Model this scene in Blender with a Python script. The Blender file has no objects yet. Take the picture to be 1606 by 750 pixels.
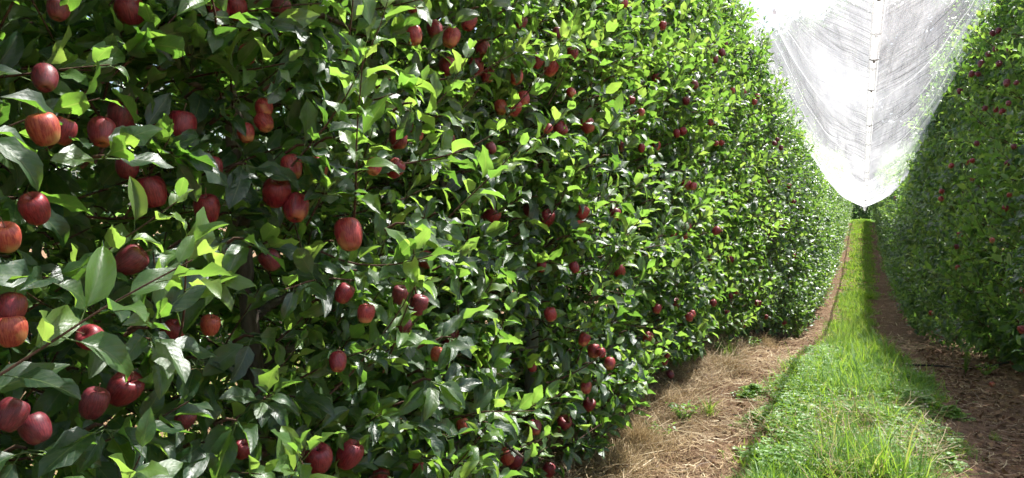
import bpy, math, random
import numpy as np
from mathutils import Matrix, Vector

rng = np.random.default_rng(7)
random.seed(7)
sc = bpy.context.scene
col = sc.collection
R = math.radians

# ------------------------------------------------------------------ camera
FPX, PW, PH = 1160.0, 1606.0, 750.0          # focal length in photo pixels, photo size
CAM = np.array([0.05, 0.0, 1.60])
YAW, PITCH = R(25.33), R(-2.55)
cam_d = bpy.data.cameras.new("camera")
cam_d.sensor_width = 36.0
cam_d.lens = 36.0 * FPX / PW
cam_d.clip_start, cam_d.clip_end = 0.05, 2000
cam_o = bpy.data.objects.new("camera", cam_d)
col.objects.link(cam_o)
cam_o.location = CAM
cam_o.rotation_euler = (R(90) + PITCH, 0, YAW)
sc.camera = cam_o
_f = np.array([-math.sin(YAW) * math.cos(PITCH), math.cos(YAW) * math.cos(PITCH), math.sin(PITCH)])
_r = np.array([math.cos(YAW), math.sin(YAW), 0.0])
_u = np.cross(_r, _f)

# ------------------------------------------------------------------ light
SUN_EL, SUN_AZ = R(60), R(27)                # azimuth: from the row direction (+Y) towards +X
w = bpy.data.worlds.new("World")
sc.world = w
w.use_nodes = True
nt = w.node_tree
sky = nt.nodes.new("ShaderNodeTexSky")
sky.sky_type = 'NISHITA'
sky.sun_disc = False
sky.sun_elevation = SUN_EL
sky.sun_rotation = SUN_AZ
sky.air_density, sky.dust_density, sky.ozone_density = 1.0, 2.5, 1.0
bg = nt.nodes["Background"]
bg.inputs["Strength"].default_value = 0.065
nt.links.new(sky.outputs[0], bg.inputs["Color"])
sun_d = bpy.data.lights.new("sun", 'SUN')
sun_d.energy = 5.0
sun_d.angle = R(0.55)
sun_d.color = (1.0, 0.97, 0.93)
sun_o = bpy.data.objects.new("sun", sun_d)
col.objects.link(sun_o)
to_sun = Vector((math.sin(SUN_AZ) * math.cos(SUN_EL), math.cos(SUN_AZ) * math.cos(SUN_EL), math.sin(SUN_EL)))
sun_o.rotation_euler = to_sun.to_track_quat('Z', 'Y').to_euler()
sun_o.location = (8, 8, 20)
sc.view_settings.view_transform = 'Standard'
sc.view_settings.look = 'None'
sc.view_settings.gamma = 1.0
sc.view_settings.exposure = 1.85
sc.view_settings.use_curve_mapping = False
cy = sc.cycles
cy.use_denoising = True
cy.max_bounces = 4
cy.use_adaptive_sampling = True
cy.adaptive_threshold = 0.025
cy.diffuse_bounces = 2
cy.glossy_bounces = 2
cy.transmission_bounces = 3
cy.transparent_max_bounces = 8
cy.denoising_prefilter = 'FAST'
cy.sample_clamp_indirect = 6.0
cy.use_light_tree = False
cy.caustics_reflective = cy.caustics_refractive = False

# ------------------------------------------------------------------ helpers
def project(P):
    """world points (N,3) -> photo pixel x, y, depth along the axis"""
    D = P - CAM
    z = D @ _f
    zz = np.where(np.abs(z) < 1e-6, 1e-6, z)
    return PW / 2 + FPX * (D @ _r) / zz, PH / 2 - FPX * (D @ _u) / zz, z

def ray(px, py):
    d = _f + (px - PW / 2) / FPX * _r - (py - PH / 2) / FPX * _u
    return d / np.linalg.norm(d)

def smooth(a, b, x):
    t = np.clip((x - a) / (b - a), 0, 1)
    return t * t * (3 - 2 * t)

def ground_z(y):
    y = np.asarray(y, float)
    return -0.95 * smooth(6.5, 18, y) + 1.45 * smooth(26, 58, y)

def row_left(y):
    return -2.02 + 0.50 * smooth(7, 15, np.asarray(y, float))

def row_right(y):
    return 2.12 - 0.52 * smooth(8, 15, np.asarray(y, float))

def profile(z):
    """half thickness of a tree wall at height z above its ground"""
    return np.interp(z, [0.0, 0.25, 0.7, 1.3, 2.2, 3.0, 3.6, 4.0, 4.5], [0.50, 0.66, 0.78, 0.80, 0.78, 0.66, 0.46, 0.24, 0.12])

def row_scale(right, y):
    y = np.asarray(y, float)
    if right: return 1.0 + 0.22 * smooth(7.7, 8.8, y) - 0.24 * smooth(13, 19, y)
    return 1.0 + 0.15 * smooth(4.5, 7, y) * (1 - smooth(10, 13, y))

def lump(side, y, z):
    """the tree wall swells and recedes along the row"""
    return 0.76 + 0.48 * vnoise(np.asarray(y, float) * 1.6 + 40 * side, np.asarray(z, float) * 1.5 + 3, 77)

def vnoise(x, y, seed=0):
    xi, yi = np.floor(x).astype(np.int64), np.floor(y).astype(np.int64)
    fx, fy = x - xi, y - yi
    fx, fy = fx * fx * (3 - 2 * fx), fy * fy * (3 - 2 * fy)
    def h(a, b):
        n = (a * 374761393 + b * 668265263 + seed * 974711) & 0x7fffffff
        n = ((n ^ (n >> 13)) * 1274126177) & 0x7fffffff
        return ((n ^ (n >> 16)) & 0xffff) / 65535.0
    return (h(xi, yi) * (1 - fx) + h(xi + 1, yi) * fx) * (1 - fy) + (h(xi, yi + 1) * (1 - fx) + h(xi + 1, yi + 1) * fx) * fy

def unit(v):
    return v / np.maximum(np.linalg.norm(v, axis=-1, keepdims=True), 1e-9)

def quad_mesh(name, V, F, uv=None, mats=(), mat_idx=None, smooth_shade=True):
    """V (n,3), F (m,4) -> mesh; uv (n,2) per vertex"""
    me = bpy.data.meshes.new(name)
    V = np.ascontiguousarray(V, np.float32)
    F = np.ascontiguousarray(F, np.int32)
    me.vertices.add(len(V))
    me.vertices.foreach_set("co", V.ravel())
    me.loops.add(F.size)
    me.loops.foreach_set("vertex_index", F.ravel())
    me.polygons.add(len(F))
    me.polygons.foreach_set("loop_start", np.arange(0, F.size, F.shape[1], dtype=np.int32))
    me.polygons.foreach_set("loop_total", np.full(len(F), F.shape[1], np.int32))
    if smooth_shade:
        me.polygons.foreach_set("use_smooth", np.ones(len(F), bool))
    if mat_idx is not None:
        me.polygons.foreach_set("material_index", np.ascontiguousarray(mat_idx, np.int32))
    if uv is not None:
        l = me.uv_layers.new(name="UVMap")
        l.data.foreach_set("uv", np.ascontiguousarray(uv[F.ravel()], np.float32).ravel())
    for m in mats:
        me.materials.append(m)
    me.update()
    me.validate()
    return me

def link(name, me, parent=None, **props):
    o = bpy.data.objects.new(name, me)
    col.objects.link(o)
    if parent is not None:
        o.parent = parent
    for k, v in props.items():
        if v is not None:
            o[k] = v
    return o

def empty(name, loc, rz=0, **props):
    o = link(name, None, **props)
    o.location = loc
    o.rotation_euler = (0, 0, rz)
    o.empty_display_size = 0.1
    return o

def tube(pts, rad, n=6, cap=True):
    """one tapered tube -> V, F (quads)"""
    pts = np.asarray(pts, float)
    k = len(pts)
    rad = np.broadcast_to(np.asarray(rad, float), (k,))
    T = np.gradient(pts, axis=0)
    T = unit(T)
    ref = np.array([0.31, 0.93, 0.17])
    S = unit(np.cross(T, ref))
    Bv = np.cross(T, S)
    a = np.arange(n) * 2 * math.pi / n
    V = pts[:, None] + rad[:, None, None] * (np.cos(a)[None, :, None] * S[:, None] + np.sin(a)[None, :, None] * Bv[:, None])
    i = np.arange(k - 1)[:, None] * n
    j = np.arange(n)[None]
    F = np.stack([i + j, i + (j + 1) % n, i + n + (j + 1) % n, i + n + j], -1).reshape(-1, 4)
    V = V.reshape(-1, 3)
    if cap:
        b = (k - 1) * n
        V = np.concatenate([V, pts[-1:], pts[:1]])
        tip, bot = k * n, k * n + 1
        F = np.concatenate([F] + [np.array([[b + q, b + (q + 1) % n, b + (q + 1) % n, tip]]) * 0 + np.array([[b + q, b + (q + 1) % n, b + (q + 2) % n, tip]]) for q in range(0, n, 2)]
                           + [np.array([[(q + 2) % n, (q + 1) % n, q, bot]]) for q in range(0, n, 2)])
    return V, F

def join(parts):
    V, F, o = [], [], 0
    for v, f in parts:
        V.append(v); F.append(f + o); o += len(v)
    return np.concatenate(V), np.concatenate(F)

# ------------------------------------------------------------------ materials
def material(name):
    m = bpy.data.materials.new(name)
    m.use_nodes = True
    t = m.node_tree
    t.nodes.clear()
    out = t.nodes.new("ShaderNodeOutputMaterial")
    def N(kind, ins=None, **at):
        n = t.nodes.new("ShaderNode" + kind)
        for k, v in at.items():
            setattr(n, k, v)
        for k, v in (ins or {}).items():
            s = n.inputs[k]
            if isinstance(v, bpy.types.NodeSocket):
                t.links.new(v, s)
            else:
                s.default_value = v
        return n
    return m, N, (lambda s: t.links.new(s, out.inputs["Surface"]))

def c4(r, g, b):
    return (r, g, b, 1)

def ramp(N, fac, stops):
    n = N("ValToRGB", {"Fac": fac})
    e = n.color_ramp.elements
    while len(e) < len(stops):
        e.new(0.5)
    for k, (p, c) in zip(e, stops):
        k.position = p
        k.color = c if len(c) == 4 else (*c, 1)
    return n.outputs["Color"]

def math_(N, op, a, b=None, c=None):
    ins = {0: a}
    if b is not None: ins[1] = b
    if c is not None: ins[2] = c
    return N("Math", ins, operation=op).outputs[0]

def mixc(N, fac, a, b, blend='MIX'):
    n = N("Mix", None, data_type='RGBA', blend_type=blend)
    t = n.id_data
    for s, v in ((n.inputs[0], fac), (n.inputs[6], a), (n.inputs[7], b)):
        if isinstance(v, bpy.types.NodeSocket): t.links.new(v, s)
        else: s.default_value = v
    return n.outputs[2]

def leaf_rand(N):
    g = N("NewGeometry")
    oi = N("ObjectInfo")
    s = math_(N, 'ADD', g.outputs["Random Per Island"], oi.outputs["Random"])
    return math_(N, 'FRACT', s), g

def leaf_material(name, front, trans, back, spec=0.9, rough=0.41, tfac=0.47, veins=True):
    m, N, out = material(name)
    rnd, g = leaf_rand(N)
    fc = ramp(N, rnd, front)
    tc = ramp(N, rnd, trans)
    uv = N("UVMap")
    sp = N("SeparateXYZ", {0: uv.outputs[0]})
    au = math_(N, 'ABSOLUTE', sp.outputs[0])
    col_f = mixc(N, g.outputs["Backfacing"], fc, back)
    nrm = None
    if veins:
        rib = math_(N, 'LESS_THAN', au, 0.045)
        ph = math_(N, 'MULTIPLY_ADD', sp.outputs[1], 8.0, math_(N, 'MULTIPLY', au, -2.2))
        tri = math_(N, 'PINGPONG', ph, 0.5)
        vein = N("MapRange", {0: tri, 1: 0.0, 2: 0.09, 3: 1.0, 4: 0.0}).outputs[0]
        vn = math_(N, 'MAXIMUM', math_(N, 'MULTIPLY', vein, 0.45), rib)
        col_f = mixc(N, math_(N, 'MULTIPLY', vn, 0.45), col_f, c4(0.16, 0.24, 0.07))
        tc = mixc(N, math_(N, 'MULTIPLY', vn, 0.35), tc, c4(0.55, 0.60, 0.16))
        noi = N("TexNoise", {"Vector": uv.outputs[0], "Scale": 9.0, "Detail": 2.0})
        oi2 = N("NewGeometry")
        spn = N("TexNoise", {"Vector": oi2.outputs["Position"], "Scale": 130.0, "Detail": 2.0})
        spot = N("MapRange", {0: spn.outputs[0], 1: 0.66, 2: 0.74, 3: 0.0, 4: 0.6}).outputs[0]
        col_f = mixc(N, spot, col_f, c4(0.16, 0.11, 0.045))
        dst = N("TexNoise", {"Vector": oi2.outputs["Position"], "Scale": 45.0, "Detail": 3.0})
        dus = N("MapRange", {0: dst.outputs[0], 1: 0.42, 2: 0.75, 3: 0.0, 4: 0.22}).outputs[0]
        col_f = mixc(N, dus, col_f, c4(0.17, 0.20, 0.13))
        h = math_(N, 'MULTIPLY_ADD', vn, -0.6, math_(N, 'MULTIPLY', noi.outputs[0], 0.55))
        h = math_(N, 'MULTIPLY_ADD', tri, 0.35, h)
        nrm = N("Bump", {"Height": h, "Strength": 0.16, "Distance": 0.01}).outputs[0]
    r2 = math_(N, 'FRACT', math_(N, 'MULTIPLY', rnd, 7.31))
    ro = math_(N, 'MULTIPLY_ADD', r2, 0.16, rough - 0.06)
    ro = math_(N, 'MULTIPLY_ADD', g.outputs["Backfacing"], 0.22, ro)
    p = N("BsdfPrincipled", {"Base Color": col_f, "Roughness": ro, "Specular IOR Level": spec})
    tr = N("BsdfTranslucent", {"Color": tc})
    if nrm is not None:
        p.id_data.links.new(nrm, p.inputs["Normal"])
    mx = N("MixShader", {0: tfac, 1: p.outputs[0], 2: tr.outputs[0]})
    out(mx.outputs[0])
    return m

MATURE = leaf_material("apple_leaf_mature",
    [(0.0, (0.012, 0.040, 0.019)), (0.45, (0.018, 0.058, 0.023)), (0.8, (0.030, 0.082, 0.025)), (1.0, (0.055, 0.115, 0.028))],
    [(0.0, (0.09, 0.24, 0.025)), (0.6, (0.22, 0.45, 0.045)), (1.0, (0.38, 0.60, 0.07))], c4(0.085, 0.135, 0.06))
YOUNG = leaf_material("apple_leaf_young",
    [(0.0, (0.045, 0.115, 0.024)), (0.6, (0.080, 0.175, 0.030)), (1.0, (0.12, 0.21, 0.04))],
    [(0.0, (0.20, 0.44, 0.05)), (0.6, (0.31, 0.56, 0.07)), (1.0, (0.46, 0.66, 0.10))], c4(0.12, 0.18, 0.075), tfac=0.48)
MATURE_FAR = leaf_material("apple_leaf_far",
    [(0.0, (0.018, 0.052, 0.026)), (0.45, (0.030, 0.076, 0.034)), (0.8, (0.046, 0.10, 0.040)), (1.0, (0.075, 0.13, 0.045))],
    [(0.0, (0.09, 0.24, 0.025)), (0.6, (0.22, 0.45, 0.045)), (1.0, (0.38, 0.60, 0.07))], c4(0.085, 0.135, 0.06), veins=False, tfac=0.27, rough=0.36, spec=0.7)
YOUNG_FAR = leaf_material("apple_leaf_young_far",
    [(0.0, (0.045, 0.115, 0.024)), (0.6, (0.080, 0.175, 0.030)), (1.0, (0.12, 0.21, 0.04))],
    [(0.0, (0.20, 0.44, 0.05)), (0.6, (0.31, 0.56, 0.07)), (1.0, (0.46, 0.66, 0.10))], c4(0.12, 0.18, 0.075), tfac=0.36, veins=False)
WINDBREAK = leaf_material("windbreak_leaf", [(0, (0.03, 0.07, 0.03)), (1, (0.07, 0.12, 0.045))],
    [(0, (0.05, 0.12, 0.02)), (1, (0.10, 0.2, 0.03))], c4(0.05, 0.08, 0.04), tfac=0.25, veins=False, rough=0.5)
GRASS = leaf_material("grass_blade", [(0, (0.045, 0.13, 0.014)), (0.5, (0.085, 0.21, 0.018)), (0.86, (0.14, 0.28, 0.03)), (0.93, (0.30, 0.30, 0.10)), (1.0, (0.42, 0.36, 0.18))],
    [(0, (0.22, 0.42, 0.03)), (0.86, (0.46, 0.66, 0.06)), (1, (0.55, 0.48, 0.18))], c4(0.09, 0.22, 0.02), veins=False, tfac=0.45, rough=0.42)
CLOVER = leaf_material("clover_leaf", [(0, (0.06, 0.17, 0.015)), (1, (0.14, 0.28, 0.025))],
    [(0, (0.30, 0.52, 0.02)), (1, (0.48, 0.70, 0.05))], c4(0.08, 0.19, 0.03), veins=False, tfac=0.4, rough=0.5)
STRAW = leaf_material("dry_straw", [(0, (0.10, 0.06, 0.035)), (0.4, (0.26, 0.17, 0.09)), (0.75, (0.44, 0.33, 0.19)), (1, (0.64, 0.54, 0.36))],
    [(0, (0.3, 0.2, 0.08)), (1, (0.5, 0.4, 0.2))], c4(0.38, 0.28, 0.15), veins=False, tfac=0.2, rough=0.6, spec=0.25)
LITTER = leaf_material("dead_leaf", [(0, (0.06, 0.03, 0.015)), (0.6, (0.14, 0.07, 0.035)), (1, (0.28, 0.18, 0.09))],
    [(0, (0.1, 0.05, 0.02)), (1, (0.2, 0.12, 0.05))], c4(0.16, 0.10, 0.06), veins=False, tfac=0.12, rough=0.7, spec=0.2)

def bark_material(name, a, b, scale=30, bump=0.4):
    m, N, out = material(name)
    tc = N("TexCoord")
    mp = N("Mapping", {"Vector": tc.outputs["Object"], "Scale": (scale, scale, scale * 0.25)})
    n = N("TexNoise", {"Vector": mp.outputs[0], "Scale": 1.0, "Detail": 5.0, "Roughness": 0.65})
    cc = ramp(N, n.outputs[0], [(0.3, a), (0.72, b)])
    bp = N("Bump", {"Height": n.outputs[0], "Strength": bump, "Distance": 0.01})
    p = N("BsdfPrincipled", {"Base Color": cc, "Roughness": 0.8, "Normal": bp.outputs[0], "Specular IOR Level": 0.3})
    out(p.outputs[0])
    return m
BARK = bark_material("apple_bark", (0.06, 0.045, 0.035), (0.20, 0.17, 0.14))
TWIG = bark_material("apple_twig", (0.045, 0.022, 0.015), (0.13, 0.075, 0.05), 60, 0.2)
POSTWOOD = bark_material("weathered_post", (0.20, 0.20, 0.17), (0.42, 0.42, 0.37), 18, 0.3)
GREENPOST = bark_material("painted_post", (0.13, 0.20, 0.17), (0.22, 0.30, 0.25), 8, 0.1)
HOSE = bark_material("black_hose", (0.012, 0.012, 0.012), (0.035, 0.03, 0.028), 20, 0.05)
CORD = bark_material("pale_cord", (0.45, 0.42, 0.36), (0.70, 0.68, 0.62), 40, 0.2)
WHITECORD = bark_material("white_cord", (0.62, 0.62, 0.62), (0.85, 0.85, 0.85), 40, 0.1)
CLIP = bark_material("grey_clip", (0.20, 0.19, 0.18), (0.34, 0.32, 0.30), 40, 0.1)

def apple_material(name, deep, mid, light, ground, blush=0.0):
    m, N, out = material(name)
    tc = N("TexCoord")
    oi = N("ObjectInfo")
    sp = N("SeparateXYZ", {0: tc.outputs["Object"]})
    ang = math_(N, 'ARCTAN2', sp.outputs[1], sp.outputs[0])
    cx, sx = math_(N, 'COSINE', ang), math_(N, 'SINE', ang)
    ofs = math_(N, 'MULTIPLY', oi.outputs["Random"], 40.0)
    v = N("CombineXYZ", {0: math_(N, 'MULTIPLY_ADD', cx, 7.0, ofs), 1: math_(N, 'MULTIPLY', sx, 7.0), 2: math_(N, 'MULTIPLY', sp.outputs[2], 1.3)})
    n1 = N("TexNoise", {"Vector": v.outputs[0], "Scale": 1.6, "Detail": 6.0, "Roughness": 0.7})
    stripes = ramp(N, n1.outputs[0], [(0.36, deep), (0.5, mid), (0.66, light)])
    v2 = N("VectorMath", {0: tc.outputs["Object"], 1: N("CombineXYZ", {0: ofs, 1: ofs, 2: ofs}).outputs[0]}, operation='ADD')
    n2 = N("TexNoise", {"Vector": v2.outputs[0], "Scale": 0.9, "Detail": 2.0})
    zz = math_(N, 'MULTIPLY_ADD', sp.outputs[2], -0.34, n2.outputs[0])
    bl = N("MapRange", {0: zz, 1: 0.74 - blush, 2: 0.98 - blush, 3: 0.0, 4: 0.85}).outputs[0]
    cc = mixc(N, bl, stripes, ground)
    vo = N("TexVoronoi", {"Vector": v2.outputs[0], "Scale": 11.0, "Randomness": 0.9})
    dot = N("MapRange", {0: vo.outputs["Distance"], 1: 0.07, 2: 0.12, 3: 0.5, 4: 0.0}).outputs[0]
    cc = mixc(N, dot, cc, c4(0.55, 0.33, 0.20))
    n3 = N("TexNoise", {"Vector": v2.outputs[0], "Scale": 3.0, "Detail": 3.0})
    bloom = N("MapRange", {0: n3.outputs[0], 1: 0.35, 2: 0.75, 3: 0.0, 4: 0.10}).outputs[0]
    cc = mixc(N, bloom, cc, c4(0.36, 0.20, 0.24))
    bp = N("Bump", {"Height": n1.outputs[0], "Strength": 0.06, "Distance": 0.02})
    p = N("BsdfPrincipled", {"Base Color": cc, "Roughness": math_(N, 'MULTIPLY_ADD', n3.outputs[0], 0.28, 0.30), "Specular IOR Level": 0.5,
                             "Normal": bp.outputs[0], "Subsurface Weight": 0.0})
    out(p.outputs[0])
    return m
APPLE_M = [
    apple_material("apple_crimson", (0.075, 0.003, 0.009), (0.17, 0.008, 0.016), (0.30, 0.032, 0.032), c4(0.40, 0.15, 0.05)),
    apple_material("apple_orange_blush", (0.18, 0.014, 0.014), (0.34, 0.05, 0.03), (0.46, 0.14, 0.06), c4(0.44, 0.25, 0.08), 0.11),
    apple_material("apple_maroon", (0.055, 0.005, 0.012), (0.12, 0.010, 0.018), (0.22, 0.028, 0.034), c4(0.22, 0.09, 0.05)),
    apple_material("apple_rosy", (0.13, 0.007, 0.013), (0.26, 0.020, 0.024), (0.42, 0.08, 0.055), c4(0.48, 0.24, 0.09), 0.08),
]

def ground_material():
    m, N, out = material("orchard_soil")
    g = N("NewGeometry")
    P = g.outputs["Position"]
    sp = N("SeparateXYZ", {0: P})
    big = N("TexNoise", {"Vector": P, "Scale": 1.3, "Detail": 4.0, "Roughness": 0.6})
    fine = N("TexNoise", {"Vector": P, "Scale": 26.0, "Detail": 6.0, "Roughness": 0.75})
    mp = N("Mapping", {"Vector": P, "Scale": (14.0, 5.0, 6.0), "Rotation": (0, 0, 0.3)})
    str_ = N("TexNoise", {"Vector": mp.outputs[0], "Scale": 3.0, "Detail": 5.0, "Roughness": 0.75})
    soil = ramp(N, fine.outputs[0], [(0.25, (0.06, 0.034, 0.022)), (0.5, (0.17, 0.10, 0.062)), (0.8, (0.33, 0.22, 0.145))])
    straw = ramp(N, str_.outputs[0], [(0.28, (0.05, 0.028, 0.017)), (0.5, (0.17, 0.105, 0.06)), (0.75, (0.34, 0.25, 0.15))])
    side = N("MapRange", {0: sp.outputs[0], 1: -0.3, 2: 0.6, 3: 0.75, 4: 0.22}).outputs[0]
    f = math_(N, 'MULTIPLY_ADD', big.outputs[0], 1.4, math_(N, 'SUBTRACT', side, 0.75))
    f = N("MapRange", {0: f, 1: 0.25, 2: 0.75, 3: 0.0, 4: 1.0}).outputs[0]
    cc = mixc(N, f, soil, straw)
    gr = N("TexNoise", {"Vector": P, "Scale": 4.0, "Detail": 4.0})
    grass = ramp(N, gr.outputs[0], [(0.3, (0.06, 0.14, 0.018)), (0.7, (0.14, 0.26, 0.03))])
    far = N("MapRange", {0: math_(N, 'MULTIPLY_ADD', gr.outputs[0], 2.0, sp.outputs[1]), 1: 57.5, 2: 58.5, 3: 0.0, 4: 1.0}).outputs[0]
    cc = mixc(N, far, cc, grass)
    hh = math_(N, 'MULTIPLY_ADD', str_.outputs[0], 0.6, fine.outputs[0])
    bp = N("Bump", {"Height": hh, "Strength": 0.9, "Distance": 0.03})
    p = N("BsdfPrincipled", {"Base Color": cc, "Roughness": 0.95, "Specular IOR Level": 0.15, "Normal": bp.outputs[0]})
    out(p.outputs[0])
    return m

def net_material():
    m, N, out = material("white_hail_net")
    uv = N("UVMap")                                        # u along the row in metres, v across in metres
    sp = N("SeparateXYZ", {0: uv.outputs[0]})
    def streak(sx, sy, sc_, lo, hi, rot=0.0, det=4.0):
        mp = N("Mapping", {"Vector": uv.outputs[0], "Scale": (sx, sy, 1), "Rotation": (0, 0, rot)})
        n = N("TexNoise", {"Vector": mp.outputs[0], "Scale": sc_, "Detail": det, "Roughness": 0.65})
        return N("MapRange", {0: n.outputs[0], 1: lo, 2: hi, 3: 0.0, 4: 1.0}).outputs[0]
    along = streak(0.35, 9.0, 2.2, 0.46, 0.70)             # runs of stretched threads along the row
    cross = streak(11.0, 1.2, 2.0, 0.44, 0.66, 0.15)       # short dashes across
    patch = streak(0.35, 0.7, 0.9, 0.40, 0.54, det=2.0)     # where the net is pulled thin
    thin = math_(N, 'MULTIPLY', patch, math_(N, 'MAXIMUM', math_(N, 'MULTIPLY', along, 0.7), cross))
    weave = N("TexWave", {"Vector": uv.outputs[0], "Scale": 14.0, "Distortion": 0.6, "Detail": 1.0}, wave_type='BANDS', bands_direction='X')
    a = math_(N, 'MULTIPLY_ADD', thin, 0.34, 0.45)
    a = math_(N, 'MULTIPLY_ADD', weave.outputs[1], 0.05, a)
    wr = streak(0.7, 5.0, 1.5, 0.3, 0.7)
    cc = ramp(N, wr, [(0.0, (0.52, 0.53, 0.56)), (1.0, (0.74, 0.74, 0.76))])
    bp = N("Bump", {"Height": wr, "Strength": 0.35, "Distance": 0.03})
    d = N("BsdfDiffuse", {"Color": cc, "Normal": bp.outputs[0]})
    tr = N("BsdfTranslucent", {"Color": cc, "Normal": bp.outputs[0]})
    body = N("MixShader", {0: 0.55, 1: d.outputs[0], 2: tr.outputs[0]})
    tp = N("BsdfTransparent", {"Color": c4(1, 1, 1)})
    mx = N("MixShader", {0: a, 1: body.outputs[0], 2: tp.outputs[0]})
    out(mx.outputs[0])
    return m
NET = net_material()
def flange_material():
    m, N, out = material('net_seam')
    d = N('BsdfDiffuse', {'Color': c4(0.72, 0.72, 0.71)})
    t = N('BsdfTranslucent', {'Color': c4(0.88, 0.88, 0.87)})
    n = N('TexNoise', {'Scale': 18.0, 'Detail': 3.0})
    b = N('MixShader', {0: math_(N, 'MULTIPLY_ADD', n.outputs[0], 0.4, 0.45), 1: d.outputs[0], 2: t.outputs[0]})
    tp = N('BsdfTransparent')
    x = N('MixShader', {0: 0.55, 1: b.outputs[0], 2: tp.outputs[0]})
    out(x.outputs[0])
    return m
FLANGE = flange_material()

def plain(name, c, rough=0.7):
    m, N, out = material(name)
    tc = N("TexCoord")
    n = N("TexNoise", {"Vector": tc.outputs["Object"], "Scale": 25.0, "Detail": 3.0})
    cc = mixc(N, math_(N, 'MULTIPLY', n.outputs[0], 0.35), c4(*c), c4(c[0] * 0.55, c[1] * 0.55, c[2] * 0.55))
    p = N("BsdfPrincipled", {"Base Color": cc, "Roughness": rough})
    out(p.outputs[0])
    return m
FLOWER = plain("clover_flower", (0.62, 0.56, 0.42))
STEM = plain("fruit_stem", (0.16, 0.10, 0.05))

# ------------------------------------------------------------------ ground
def ground():
    xs = np.unique(np.concatenate([np.linspace(-3, 3, 150), np.linspace(-12, 12, 60), np.linspace(-70, 70, 30), [-400, -200, 200, 400]]))
    ys = np.unique(np.concatenate([np.linspace(3, 16, 260), np.linspace(16, 62, 150), np.linspace(-12, 3, 30), np.linspace(62, 120, 20), [-300, -100, -40, 200, 400, 900]]))
    X, Y = np.meshgrid(xs, ys)
    Z = ground_z(Y)
    near = np.exp(-((X / 4.0) ** 4)) * smooth(-8, 0, Y) * (1 - smooth(50, 62, Y))
    bumps = (vnoise(X * 2.2, Y * 2.2, 1) - 0.5) * 0.06 + (vnoise(X * 7, Y * 7, 2) - 0.5) * 0.035 + (vnoise(X * 19, Y * 19, 3) - 0.5) * 0.018
    rut = -0.05 * np.exp(-((np.abs(X) - 1.0) / 0.28) ** 2)
    berm = 0.07 * smooth(1.3, 2.0, np.abs(X)) * np.exp(-((X / 5) ** 6))
    Z = Z + near * (bumps + rut) + berm * near
    V = np.stack([X, Y, Z], -1).reshape(-1, 3)
    nx, ny = len(xs), len(ys)
    i = (np.arange(ny - 1)[:, None] * nx + np.arange(nx - 1)[None]).reshape(-1)
    F = np.stack([i, i + 1, i + nx + 1, i + nx], -1)
    me = quad_mesh("ground", V, F, mats=[ground_material()])
    link("ground", me, kind="structure", label="reddish bare soil with straw between and under the apple rows")
ground()

def surf(x, y):
    z = ground_z(y)
    near = np.exp(-((x / 4.0) ** 4))
    return z + near * ((vnoise(x * 2.2, y * 2.2, 1) - 0.5) * 0.06 + (vnoise(x * 7, y * 7, 2) - 0.5) * 0.035 - 0.05 * np.exp(-((np.abs(x) - 1.0) / 0.28) ** 2)
                       + 0.07 * smooth(1.3, 2.0, np.abs(x)))

# ------------------------------------------------------------------ leaf templates (length 1 along +Y, face towards +Z)
def leaf_template(nr, nc, fold, curl, wave, twist, seed, petiole=0.0, width=0.262):
    r = np.random.default_rng(seed)
    t = np.linspace(0, 1, nr + 1)
    prof = np.sin(math.pi * np.clip(t, 0, 1) ** 0.82) ** 0.72
    prof = prof * (1 - 0.25 * t ** 3)
    prof[0], prof[-1] = 0.10, 0.03
    s = np.linspace(-1, 1, nc + 1)
    ph = r.uniform(0, 6.28)
    V, UV = [], []
    ang = 0.0
    y = z = 0.0
    for k, tt in enumerate(t):
        if k:
            dl = t[k] - t[k - 1]
            ang = -curl * (tt ** 1.3) + 0.2
            y += dl * math.cos(ang); z += dl * math.sin(ang)
        for ss in s:
            jit = 1 + (r.uniform(-0.10, 0.08) if abs(ss) > 0.9 and 0 < k < nr else 0)
            x = ss * width * prof[k] * jit
            lift = abs(x) * math.tan(fold) * (1 - 0.35 * abs(ss)) + wave * math.sin(2 * math.pi * 1.6 * tt + ph + (1.3 if ss > 0 else 0)) * ss * ss * prof[k]
            xx = x * math.cos(fold * 0.8)
            tw = twist * tt
            V.append((xx * math.cos(tw) - lift * math.sin(tw), y - lift * math.sin(ang), z + lift * math.cos(ang) * math.cos(tw) + xx * math.sin(tw)))
            UV.append((ss, tt))
    n1 = nc + 1
    F = [(a * n1 + b, a * n1 + b + 1, (a + 1) * n1 + b + 1, (a + 1) * n1 + b) for a in range(nr) for b in range(nc)]
    if petiole > 0:
        o = len(V)
        for yy, zz, rr in ((-petiole, -0.05, 0.014), (0.02, -0.004, 0.010)):
            for q in range(3):
                a = q * 2.094
                V.append((rr * math.cos(a), yy, zz + rr * math.sin(a) - 0.008)); UV.append((0, 0))
        F += [(o + q, o + (q + 1) % 3, o + 3 + (q + 1) % 3, o + 3 + q) for q in range(3)]
    return np.array(V), np.array(F), np.array(UV)

PAR = [(0.45, 0.5, 0.07, 0.1), (0.65, 1.0, 0.08, -0.25), (0.25, 0.4, 0.10, 0.25), (0.55, 1.5, 0.06, 0.0),
       (0.85, 0.6, 0.05, 0.4), (0.2, 0.9, 0.12, -0.4), (0.4, 0.1, 0.08, 0.1), (0.6, 0.4, 0.13, 0.45)]
HI = [leaf_template(6, 4, *p, seed=10 + k, petiole=0.26) for k, p in enumerate(PAR)]
MID = [leaf_template(4, 2, *p, seed=30 + k, petiole=0.0) for k, p in enumerate(PAR)]
LOW = [leaf_template(3, 2, *p, seed=50 + k) for k, p in enumerate(PAR[:4])]
for k in range(4):                                       # keep far leaves light: three rows of two faces
    pass

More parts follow.
